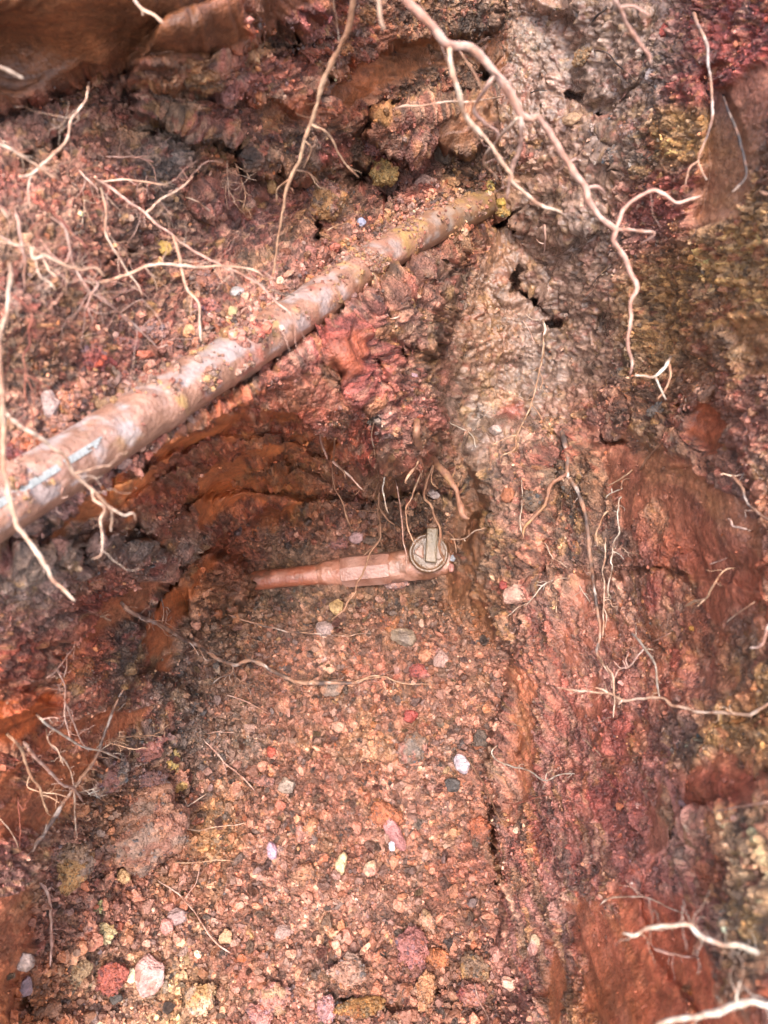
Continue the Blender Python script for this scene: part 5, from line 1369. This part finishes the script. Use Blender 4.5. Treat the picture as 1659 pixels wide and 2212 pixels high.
# at the upper pipe
root('root', "reddish root dropping from the ochre clod over the pipe", 'B', [(765,1100),(772,1180),(768,1260),(778,1380),(782,1440),(790,1505)], 14, 10, -.01, -.004, 'red', [('B', [(775,1145),(820,1140),(860,1125)], 7, 4)])
root('root', "thin root ending beside the glassy stone above the pipe", 'B', [(325,1425),(380,1395),(440,1370),(490,1340),(550,1325)], 6, 8, -.006, -.008, 'tan')
root('straw', "thin straight dry straw across the yellow clay at the pipe's far end", 'B', [(1430,1212),(1350,1275),(1270,1340)], 4, 4, -.012, -.012, 'white', cat='straw')
root('twig', "short black twig lying on top of the pipe", 'B', [(85,1722),(130,1730),(180,1740),(240,1760)], 8, 10, .672, .66, 'dark', cat='twig', embed=0)
root('root', "pale thin root curving on the clay right of the rib", 'B', [(1085,1600),(1070,1660),(1070,1720),(1100,1800),(1130,1870),(1165,1925)], 6, 8, -.008, -.008, 'pink')
root('root', "forked root stub reaching left below that curve", 'B', [(1095,1918),(1030,1940),(980,1960),(950,2000)], 10, 6, -.008, -.012, 'pink', [('B', [(1010,1945),(970,1935),(930,1950)], 6, 4)])
root('root', "small pale root stub on the rib beneath the pipe", 'B', [(870,1872),(840,1885),(808,1892)], 6, 10, -.01, -.012, 'pale')
root('root', "thin hanging root beside the crack in the rib", 'B', [(835,1960),(850,2040),(855,2110),(848,2180)], 8, 6, -.012, -.01, 'red')
root('root', "pinkish rootlets on the grey wall near the dark gap", 'C', [(330,1330),(340,1400),(335,1470),(330,1500)], 12, 9, -.01, -.012, 'pink', [('C', [(340,1450),(300,1440),(280,1420)], 6, 4)])
root('root', "pale knobbed rootlet above the branching root, right of the rib", 'C', [(320,1900),(335,1950),(325,1990)], 14, 16, -.012, -.014, 'white', [('C', [(315,1905),(260,1898),(210,1860)], 7, 5), ('C', [(325,1990),(322,2060),(318,2110)], 5, 4)])
root('root', "straight wisp of root left of the pale knobbed one", 'C', [(200,1900),(235,1950),(275,2030)], 6, 4, -.008, -.008, 'pink')
# around the hollow
root('root', "long branching root hanging down the wall right of the rib", 'F', [(322,0),(326,130),(300,250),(265,400),(240,480),(170,620),(155,710),(80,740),(70,782)], 9, 8, -.018, -.03, 'tan', [('F', [(265,440),(330,560),(380,660),(420,720)], 7, 5, .0), ('F', [(172,622),(90,650),(20,690)], 7, 4, .0), ('F', [(385,670),(388,730),(400,790)], 4, 3), ('F', [(310,240),(316,290),(310,360)], 6, 5)], hairs=10)
root('root', "dark-barked woody root running down the middle of the right wall", 'F', [(425,520),(440,600),(452,660),(470,760),(468,860),(520,940),(560,1050),(590,1180),(600,1340),(622,1500),(635,1620),(662,1780),(642,1900),(655,1950),(680,1995)], 32, 12, -.014, -.022, 'bark', [('F', [(470,850),(420,880),(370,920),(330,1030),(260,1120),(210,1170),(202,1240)], 24, 18, -.03, 'clay'), ('F', [(480,765),(550,830),(600,920),(630,990)], 10, 6, -.01), ('F', [(655,1930),(700,2010),(735,2060),(745,2130),(742,2300)], 10, 8, -.01, 'pale')], hairs=46, hair_len=.02)
root('root', "bark-covered root with pale end sloping up toward the right edge", 'F', [(890,840),(940,760),(1010,690),(1060,630),(1095,580)], 12, 12, -.01, -.03, 'brown', [('F', [(1020,690),(1060,625),(1090,580)], 9, 7, -.01, 'pale')], hairs=4)
root('root', "brown root crossing the crumbly wall above the pale-ended one", 'F', [(1115,560),(1135,480),(1165,380)], 14, 12, -.004, -.006, 'brown')
root('root', "short root with a dark upper end in the middle of the right wall", 'F', [(855,825),(830,850),(770,890),(700,932)], 11, 6, -.01, -.015, 'tan')
root('root', "small pale rootlet with stubs just under the dark-ended root", 'F', [(798,938),(750,955),(715,975),(695,1002)], 8, 8, -.012, -.015, 'white', [('F', [(735,960),(728,940)], 5, 4), ('F', [(780,942),(800,890),(835,880)], 7, 6, 0, 'brown')])
root('root', "long wavy pale root on the right wall, rightmost of the upright group", 'F', [(798,982),(770,1015),(768,1120),(778,1200),(742,1265),(740,1320),(722,1370),(736,1410),(712,1510),(710,1590)], 9, 7, -.012, -.014, 'white', [('F', [(742,1318),(780,1335),(802,1358)], 7, 5)], hairs=8, hair_len=.012)
root('root', "thin curved rootlet right of the long wavy pale root", 'F', [(765,1275),(800,1290),(830,1320),(900,1336)], 6, 6, -.01, -.012, 'pale', hairs=3, hair_len=.01)
root('root', "short tan root curving above the straight one on the right wall", 'F', [(718,1068),(680,1100),(655,1160),(640,1210),(648,1262),(645,1282)], 11, 8, -.012, -.014, 'tan')
root('root', "straight pale root left of the long wavy one", 'F', [(695,1220),(692,1350),(672,1430),(686,1500),(684,1600),(684,1720),(680,1822)], 9, 7, -.012, -.012, 'pale', [('F', [(684,1592),(710,1590)], 8, 6), ('F', [(686,1610),(715,1600),(732,1640),(765,1642)], 6, 4), ('F', [(720,1645),(700,1700),(692,1780)], 6, 5)], hairs=6, hair_len=.01)
root('root', "fine root above the pink stone, dotted with tiny branches", 'F', [(340,1275),(370,1340),(440,1390),(520,1450)], 6, 4, -.01, -.012, 'pale', [('F', [(345,1320),(345,1275),(330,1260)], 4, 3), ('F', [(400,1392),(440,1388)], 4, 3)], hairs=8, hair_len=.012)
root('root', "white thread-like root draped over the pink stone", 'F', [(510,1475),(460,1472),(420,1475),(330,1510),(270,1580),(210,1645)], 7, 5, -.016, -.02, 'white', [('F', [(235,1625),(170,1645),(110,1695)], 5, 4), ('F', [(320,1515),(285,1512)], 5, 4), ('F', [(505,1480),(550,1545),(485,1590)], 5, 4), ('F', [(545,1545),(600,1615)], 5, 3)], hairs=10, hair_len=.012)
root('root', "short thin upright hair left of the woody root", 'F', [(195,880),(202,1000),(188,1120),(198,1202)], 5, 5, -.014, -.014, 'white')
root('root', "tiny upright wisp below the pink stone", 'F', [(404,1565),(400,1620),(400,1680)], 5, 4, -.008, -.008, 'tan')
root('root', "pale forked root tip beside the end of the biggest root", 'F', [(1085,160),(1040,225),(985,275),(920,270),(865,272)], 18, 12, .60, .60, 'white', [('F', [(1075,185),(1080,260),(1050,350),(1005,410)], 15, 10, .0, 'tan'), ('F', [(1050,345),(1055,412)], 11, 9)], embed=.15)
root('root', "branching dark root with a pale level spur near the right edge", 'F', [(1420,830),(1440,860),(1500,930),(1530,1020),(1590,1080),(1700,1150)], 18, 14, -.03, -.03, 'bark', [('F', [(1450,862),(1400,853),(1370,854)], 11, 8, 0, 'pale'), ('F', [(1450,862),(1520,858),(1630,886)], 10, 6, 0, 'pale'), ('F', [(1540,862),(1515,835),(1490,808)], 10, 7)], hairs=8)
root('root', "curled pale-tipped root below the branching dark root", 'F', [(1560,1195),(1500,1175),(1450,1165),(1435,1130),(1418,1118)], 14, 10, -.02, -.03, 'pink')
root('root', "dark root bending to a pale blunt tip, right side", 'F', [(1475,1413),(1430,1420),(1380,1450),(1320,1540),(1285,1600),(1220,1612),(1160,1635)], 7, 18, -.01, -.035, 'tan', [('F', [(1285,1600),(1260,1620),(1240,1640)], 8, 5)], hairs=4)
root('root', "short pinkish root left above the dark bent root", 'F', [(1420,1350),(1370,1370),(1310,1388)], 5, 8, -.01, -.014, 'pink')
root('root', "thin pale root sloping near the right edge below the bend", 'F', [(1585,1608),(1540,1640),(1480,1680),(1415,1732)], 9, 7, -.02, -.02, 'pale')
root('root', "mauve root hooking in from the right edge", 'F', [(1720,1700),(1659,1760),(1630,1850),(1600,1885),(1550,1886)], 16, 12, .47, .50, 'pink', embed=.3)
root('root', "white root sweeping down into the long level root at right", 'F', [(850,1798),(900,1850),(950,1920),(990,1990),(1000,2100),(1015,2180)], 14, 12, -.03, -.055, 'white', [('F', [(940,1895),(975,1902)], 7, 4)], hairs=3, hair_len=.01)
root('root', "faint root sloping up to the right of the white sweeping one", 'F', [(965,1850),(1020,1830),(1080,1800)], 6, 6, -.01, -.02, 'pink')
root('root', "gnarled pink root with stubby twigs above the level root", 'F', [(945,1870),(900,1920),(840,1990),(770,2020),(745,2065)], 9, 12, -.01, -.02, 'pink', [('F', [(830,1995),(815,1960),(832,1918)], 8, 5), ('F', [(812,1990),(795,1960)], 7, 5), ('F', [(760,1985),(740,1965)], 6, 4)])
root('root', "long pale level root entering from the right edge", 'I', [(1800,120),(1720,190),(1659,215),(1550,268),(1400,260),(1260,265),(1180,240),(1080,215),(1020,170),(900,180),(800,188),(720,150),(620,140),(500,130),(410,112)], 20, 12, .49, .72, 'pale', [('I', [(745,150),(740,60),(718,10),(700,-20)], 9, 7), ('I', [(720,148),(680,120),(630,112)], 9, 6), ('I', [(800,188),(770,215)], 8, 5)], hairs=18, hair_len=.014, embed=.15)
root('root', "wavy yellow-white root with a kinked middle on the right wall's foot", 'I', [(60,450),(18,490),(30,530),(60,550),(140,580),(240,610),(330,668),(400,635),(450,625),(510,622)], 9, 7, -.015, -.02, 'white', [('I', [(335,662),(345,620),(380,602)], 6, 4), ('I', [(80,560),(100,580)], 5, 3)], hairs=8, hair_len=.01)
root('root', "fine reddish root arching on the right wall's foot", 'I', [(75,792),(150,802),(240,780),(330,760),(385,762)], 7, 6, -.01, -.01, 'red', [('I', [(250,775),(310,795),(330,820)], 4, 3), ('I', [(150,800),(170,860)], 4, 3)], hairs=10, hair_len=.014)
root('root', "yellowish curved root tip over the glossy pink patch's right", 'I', [(1200,1470),(1130,1440),(1060,1415),(1000,1390),(920,1357),(830,1355),(720,1370),(660,1406)], 6, 12, -.02, -.05, 'pale', hairs=3)
root('root', "thick white blurred root entering low on the right, upper of the two", 'I', [(1900,1640),(1750,1700),(1659,1700),(1590,1690),(1500,1645),(1400,1640),(1300,1610),(1240,1580),(1180,1525),(1060,1530),(950,1540),(870,1582),(795,1570)], 36, 22, .39, .44, 'white', hairs=26, hair_len=.02, embed=.15)
root('root', "thick white root in the bottom right corner", 'I', [(1900,1980),(1750,2010),(1659,2000),(1560,1980),(1480,1990),(1350,2045),(1200,2070),(1030,2110),(900,2200)], 40, 30, .36, .38, 'white', [('I', [(1470,1990),(1475,1930),(1492,1860)], 12, 8)], hairs=20, hair_len=.02, embed=.15)
root('root', "short pink root tip between the two thick white roots", 'I', [(1260,1720),(1200,1712),(1080,1690),(980,1664)], 10, 20, .52, .54, 'pink', hairs=4, embed=.3)
root('root', "thin root with pale tip at the foot of the tan block", 'I', [(1290,968),(1240,985),(1190,1000),(1110,1026)], 8, 8, -.005, -.02, 'brown')
root('root', "pale hair-thin root just above the tan block", 'I', [(1690,790),(1600,802),(1450,830),(1310,856)], 8, 7, -.03, -.03, 'pink')
root('root', "dark red thread root running level across the lower right wall", 'I', [(655,530),(800,520),(1000,515),(1130,515)], 5, 4, -.006, -.006, 'red')
root('root', "short sloping hair root above the red thread", 'I', [(545,408),(600,450),(665,520)], 5, 4, -.006, -.006, 'tan')
root('root', "pale sloping splinter root low on the floor's right border", 'I', [(125,327),(170,338),(210,352)], 8, 5, -.008, -.008, 'pale')
root('root', "faint hair root sloping near the top of the right wall's foot", 'I', [(220,205),(250,240),(292,285)], 5, 4, -.006, -.006, 'tan')
root('root', "faint reddish root sloping at the lower right wall's left border", 'I', [(370,915),(300,985),(232,1040)], 5, 4, -.006, -.006, 'red')
# hanging from the rib over the valve
root('root', "stout clay-caked root hanging from the rib right above the valve", 'E', [(975,500),(968,560),(970,620),(982,700),(1030,740),(1090,800),(1160,880),(1200,960),(1225,1050),(1250,1105),(1278,1120)], 46, 32, -.055, 1.0, 'clay',
     [('E', [(985,710),(960,800),(920,860),(893,905)], 22, 14, .0, 'tan'), ('E', [(975,830),(962,920),(930,1010),(905,1060),(912,1150),(930,1210),(957,1272)], 10, 7, .02, 'tan'), ('E', [(978,880),(1010,970),(1050,1040),(1080,1120),(1105,1180),(1103,1290),(1128,1375)], 14, 15, .08, 'brown'), ('E', [(1000,850),(1050,900),(1092,942)], 8, 5), ('E', [(1170,890),(1195,830),(1190,770)], 7, 4)], hairs=40, hair_len=.018, embed=.15)
root('root', "tangled bundle of fine roots hanging down over the lower pipe's coupling", 'E', [(712,680),(722,780),(742,880),(745,960),(740,1060),(755,1160),(745,1250),(690,1320),(660,1420),(615,1500),(600,1560),(560,1600),(530,1660),(495,1690),(460,1718)], 11, 10, -.05, 1.13, 'brown',
     [('E', [(700,960),(740,1020),(750,1060),(800,1130),(835,1157)], 12, 8, .02), ('E', [(742,1072),(690,1072),(628,1066)], 6, 4), ('E', [(745,1245),(690,1300),(650,1342)], 6, 4), ('E', [(735,860),(690,900),(648,950)], 5, 4), ('E', [(740,900),(725,940),(700,1000)], 5, 4)], hairs=60, hair_len=.022, embed=.1)
root('root', "pale thin root hanging just right of the tangled bundle", 'E', [(768,745),(776,850),(766,950),(780,1030),(802,1084)], 7, 9, .99, 1.02, 'white', embed=.15)
root('root', "level pale root joining the bundle to the stout hanging root", 'E', [(778,805),(820,812),(860,828),(910,828),(962,842)], 6, 5, .99, .99, 'white', hairs=4, hair_len=.01)
root('root', "very thin root hanging down to the left of the valve", 'E', [(840,870),(850,940),(862,1020),(880,1130),(885,1230),(905,1350),(908,1452)], 7, 7, 1.02, 1.10, 'pink', hairs=4, hair_len=.012, embed=.1)
root('root', "pink-crusted root at the hollow's upper lip, left of the bundle", 'E', [(388,500),(388,600),(408,690),(420,730),(432,772)], 9, 14, -.012, -.03, 'pink', embed=.2)
root('root', "knotted brown root hanging beside the pink-crusted root", 'E', [(475,590),(480,700),(466,830),(480,930),(518,1000),(545,1090),(555,1130),(572,1175)], 9, 9, .95, 1.05, 'brown', [('E', [(468,770),(520,830),(580,880),(645,950)], 16, 7, .02, 'pink'), ('E', [(530,790),(535,840),(547,885)], 9, 7)], hairs=12, hair_len=.014, embed=.12)
root('root', "yellowish root hanging over the black pebble on the rib", 'E', [(638,400),(690,450),(710,520),(700,620),(716,700)], 10, 5, -.015, -.02, 'pale', [('E', [(710,490),(755,508)], 4, 3)], embed=.2)
root('root', "thin root arching right from the rib across the glossy clay", 'E', [(1035,420),(1070,470),(1110,520),(1200,570),(1290,620),(1322,702)], 6, 6, -.012, -.015, 'white', hairs=4, hair_len=.01)
root('root', "thin pale root reaching left toward the valve from the right wall", 'E', [(1390,1172),(1300,1200),(1240,1238),(1160,1242)], 6, 8, 1.02, 1.1, 'pale', [('E', [(1240,1235),(1252,1252)], 5, 4)], embed=.15)
root('root', "brown root reaching down behind the valve on the right", 'E', [(1120,1190),(1180,1225),(1200,1280),(1200,1330)], 5, 5, -.01, -.01, 'brown')
root('root', "thin upright root on the glossy clay right of the stout root", 'E', [(1395,680),(1410,760),(1400,830)], 7, 5, -.008, -.008, 'brown')
# floor and lower left
root('root', "long dark and pale banded root stretched over the gravel from the left wall", 'D', [(715,1610),(760,1660),(850,1710),(960,1750),(1050,1812),(1180,1875),(1300,1950),(1400,1985),(1480,1962),(1560,1990),(1659,2040),(1760,2085),(1908,2093),(2088,2093),(2160,2075),(2208,2048)], 24, 22, -.035, -.035, 'bark',
     [('H', [(560,85),(760,50),(820,70),(900,90),(1040,96)], 8, 4, .0, 'tan'), ('H', [(620,78),(700,45),(775,45)], 14, 5, 0, 'tan'), ('D', [(965,1745),(975,1680),(955,1580)], 7, 4), ('D', [(985,1755),(990,1690),(985,1660)], 5, 3), ('D', [(1180,1875),(1210,1950),(1240,1965)], 6, 4), ('D', [(1385,1980),(1370,2040),(1310,2060),(1220,2130)], 7, 5), ('D', [(1380,2000),(1400,2060),(1480,2110)], 6, 4), ('D', [(1120,1850),(1170,1910),(1180,1930)], 6, 4), ('D', [(880,1720),(890,1680),(870,1640)], 6, 4)], hairs=110, hair_len=.022, embed=.06)
root('root', "thin grey and red root lying above the banded one on the gravel", 'D', [(1340,1685),(1450,1720),(1560,1752),(1690,1785),(1838,1800),(2028,1815),(2130,1802),(2208,1800)], 10, 5, -.006, -.006, 'bark', [('E', [(520,1812),(570,1890),(640,1980),(660,2010)], 5, 4, .0, 'red'), ('E', [(530,1815),(590,1870),(620,1920)], 4, 3, 0, 'red')], hairs=14, hair_len=.016)
root('root', "stumpy tan root tip on the left wall beside the black seam", 'D', [(660,1722),(620,1700),(590,1690)], 12, 10, -.01, -.014, 'tan', hairs=10, hair_len=.012, tuft=1)
root('root', "tan root hanging down the lower left wall, tips frayed", 'D', [(437,1745),(442,1860),(400,1930),(375,1965),(330,2030),(280,2070)], 7, 9, -.02, -.03, 'pink', [('D', [(400,1935),(395,2000),(380,2060)], 5, 4)], hairs=8, hair_len=.014, embed=.1)
root('root', "root threading down the lower left wall into the knot of roots", 'G', [(330,-10),(380,90),(385,180),(400,230),(440,330),(480,430),(530,495)], 9, 7, -.03, -.03, 'pink', [('G', [(380,195),(385,290),(415,410)], 9, 7)], hairs=22, hair_len=.018)
root('root', "pale straight root shooting right across the lower left wall", 'G', [(215,270),(300,350),(400,412),(500,470),(600,490),(680,520),(737,548)], 15, 9, -.045, -.06, 'white', [('G', [(250,310),(290,290),(350,292)], 9, 5, 0, 'pink')], hairs=8, hair_len=.014)
root('root', "pink root slanting down the lower left, left of the thickest one", 'G', [(40,385),(120,470),(150,540),(190,640),(230,700),(250,780),(278,858)], 16, 13, -.04, -.05, 'tan', [('G', [(245,745),(290,760),(350,800)], 6, 4), ('G', [(250,740),(330,745),(400,765)], 6, 4), ('G', [(145,640),(160,700),(240,740)], 6, 4)], hairs=14, hair_len=.014)
root('root', "thick pinkish-white root slanting down to the knot at lower left", 'G', [(135,430),(200,520),(290,610),(380,690),(430,708),(490,792)], 22, 13, -.05, -.06, 'pink', hairs=10, hair_len=.012)
root('root', "long dark-topped root crossing down left through the knot", 'G', [(745,-20),(740,100),(690,220),(640,330),(610,430),(560,540),(500,630),(420,740),(340,860),(270,960),(190,1085)], 12, 26, -.02, -.04, 'bark', [('G', [(470,660),(520,600),(540,560)], 12, 6, 0, 'brown')], hairs=30, hair_len=.018)
root('root', "thin twisted pale root dropping straight through the knot", 'G', [(275,345),(292,440),(350,500),(400,570),(430,640),(440,780),(445,900),(458,1005)], 9, 8, -.06, -.05, 'pale', [('G', [(285,460),(340,480),(370,560)], 6, 4)], hairs=16, hair_len=.012)
root('root', "spray of fine white rootlets right of the knot", 'G', [(440,720),(500,745),(560,750),(600,775)], 6, 4, -.05, -.05, 'white', [('G', [(470,720),(510,720),(560,716)], 5, 3), ('G', [(520,745),(550,730),(575,752)], 4, 3)], hairs=14, hair_len=.012)
root('root', "spray of fine orange rootlets arching right above the clods", 'G', [(600,480),(640,460),(710,412),(850,402),(930,385),(1010,330)], 7, 6, -.045, -.04, 'tan', [('G', [(710,412),(712,375)], 4, 3), ('G', [(730,545),(800,475),(865,470)], 5, 4), ('G', [(700,415),(660,440),(640,420)], 5, 3), ('G', [(850,402),(900,395),(960,405)], 5, 3)], hairs=24, hair_len=.014)
root('root', "crooked pink root running down the lower left below the knot", 'G', [(165,1130),(220,1250),(280,1330),(300,1440),(310,1600),(302,1770)], 16, 14, -.015, -.02, 'pink', hairs=24, hair_len=.014)
root('root', "rusty short root beside the pale streak at lower left", 'G', [(180,1112),(230,1095),(280,1085),(335,1058)], 14, 8, -.015, -.02, 'red', hairs=6, hair_len=.01)
root('root', "thin yellowish root low on the left edge", 'G', [(-10,885),(40,940),(80,1000),(108,1060)], 6, 5, -.02, -.02, 'pale')
root('root', "fine upright reddish root near the left edge", 'G', [(108,750),(118,850),(118,960),(120,1110)], 7, 6, -.02, -.02, 'red', [('G', [(112,800),(140,850)], 4, 3)], hairs=6, hair_len=.012)
root('root', "pale curving root draped over the big round clod", 'G', [(740,890),(800,870),(860,850),(1000,840),(1090,850),(1120,810),(1170,778),(1228,745)], 6, 6, -.025, -.012, 'pale', [('G', [(1105,825),(1095,775)], 4, 3), ('G', [(960,845),(958,795)], 4, 3)], hairs=8, hair_len=.012)
root('root', "long level pale root right of the big round clod", 'G', [(930,965),(1040,935),(1110,955),(1180,962),(1260,945),(1380,930),(1465,914)], 6, 5, -.02, -.008, 'pale', [('G', [(1100,950),(1060,915),(1020,935)], 4, 3)], hairs=8, hair_len=.012)
root('root', "thin level root below the big round clod's right side", 'G', [(1020,1150),(1100,1155),(1200,1145),(1290,1138),(1362,1142)], 6, 5, -.012, -.008, 'tan', [('G', [(1020,1150),(980,1175),(925,1200)], 5, 4)], hairs=12, hair_len=.014)
root('root', "long thin root sloping down right across the lower gravel", 'G', [(925,1250),(1000,1300),(1080,1360),(1160,1450),(1240,1580),(1300,1640),(1365,1692)], 6, 9, -.006, -.006, 'pink', [('G', [(1095,1375),(1160,1280),(1185,1190)], 5, 4)], hairs=6, hair_len=.01)
root('root', "thin root sloping right on the smooth patch above the gravel", 'G', [(1190,400),(1300,520),(1330,560),(1400,612),(1510,722)], 6, 8, -.008, -.008, 'pink', [('G', [(1320,550),(1345,610),(1345,640)], 4, 3)], hairs=6, hair_len=.01)
root('root', "short level root above that sloping one", 'G', [(1195,385),(1280,378),(1395,385)], 5, 6, -.008, -.008, 'pink')
root('root', "brown thread root at the foot of the right wall, ending by the slab", 'H', [(1250,520),(1300,580),(1350,660),(1400,760),(1440,850),(1478,925)], 7, 10, -.02, -.02, 'brown')
root('root', "thin pinkish root near the bottom edge beside the grey-brown clod", 'H', [(1310,1850),(1320,1910),(1345,1980),(1370,2030),(1395,2100),(1410,2180)], 9, 7, -.015, -.015, 'pink')
root('root', "fine root on the slope above the floor's right border", 'H', [(1325,42),(1370,70),(1405,92)], 5, 4, -.006, -.006, 'tan')
root('root', "wisp of root left of the lower pipe", 'E', [(325,1235),(310,1300),(285,1355)], 4, 3, -.004, -.004, 'brown')
root('root', "thin fallen root below the left end of the banded root", 'G', [(1340,155),(1420,180),(1500,215),(1590,262)], 8, 4, -.01, -.008, 'pink')
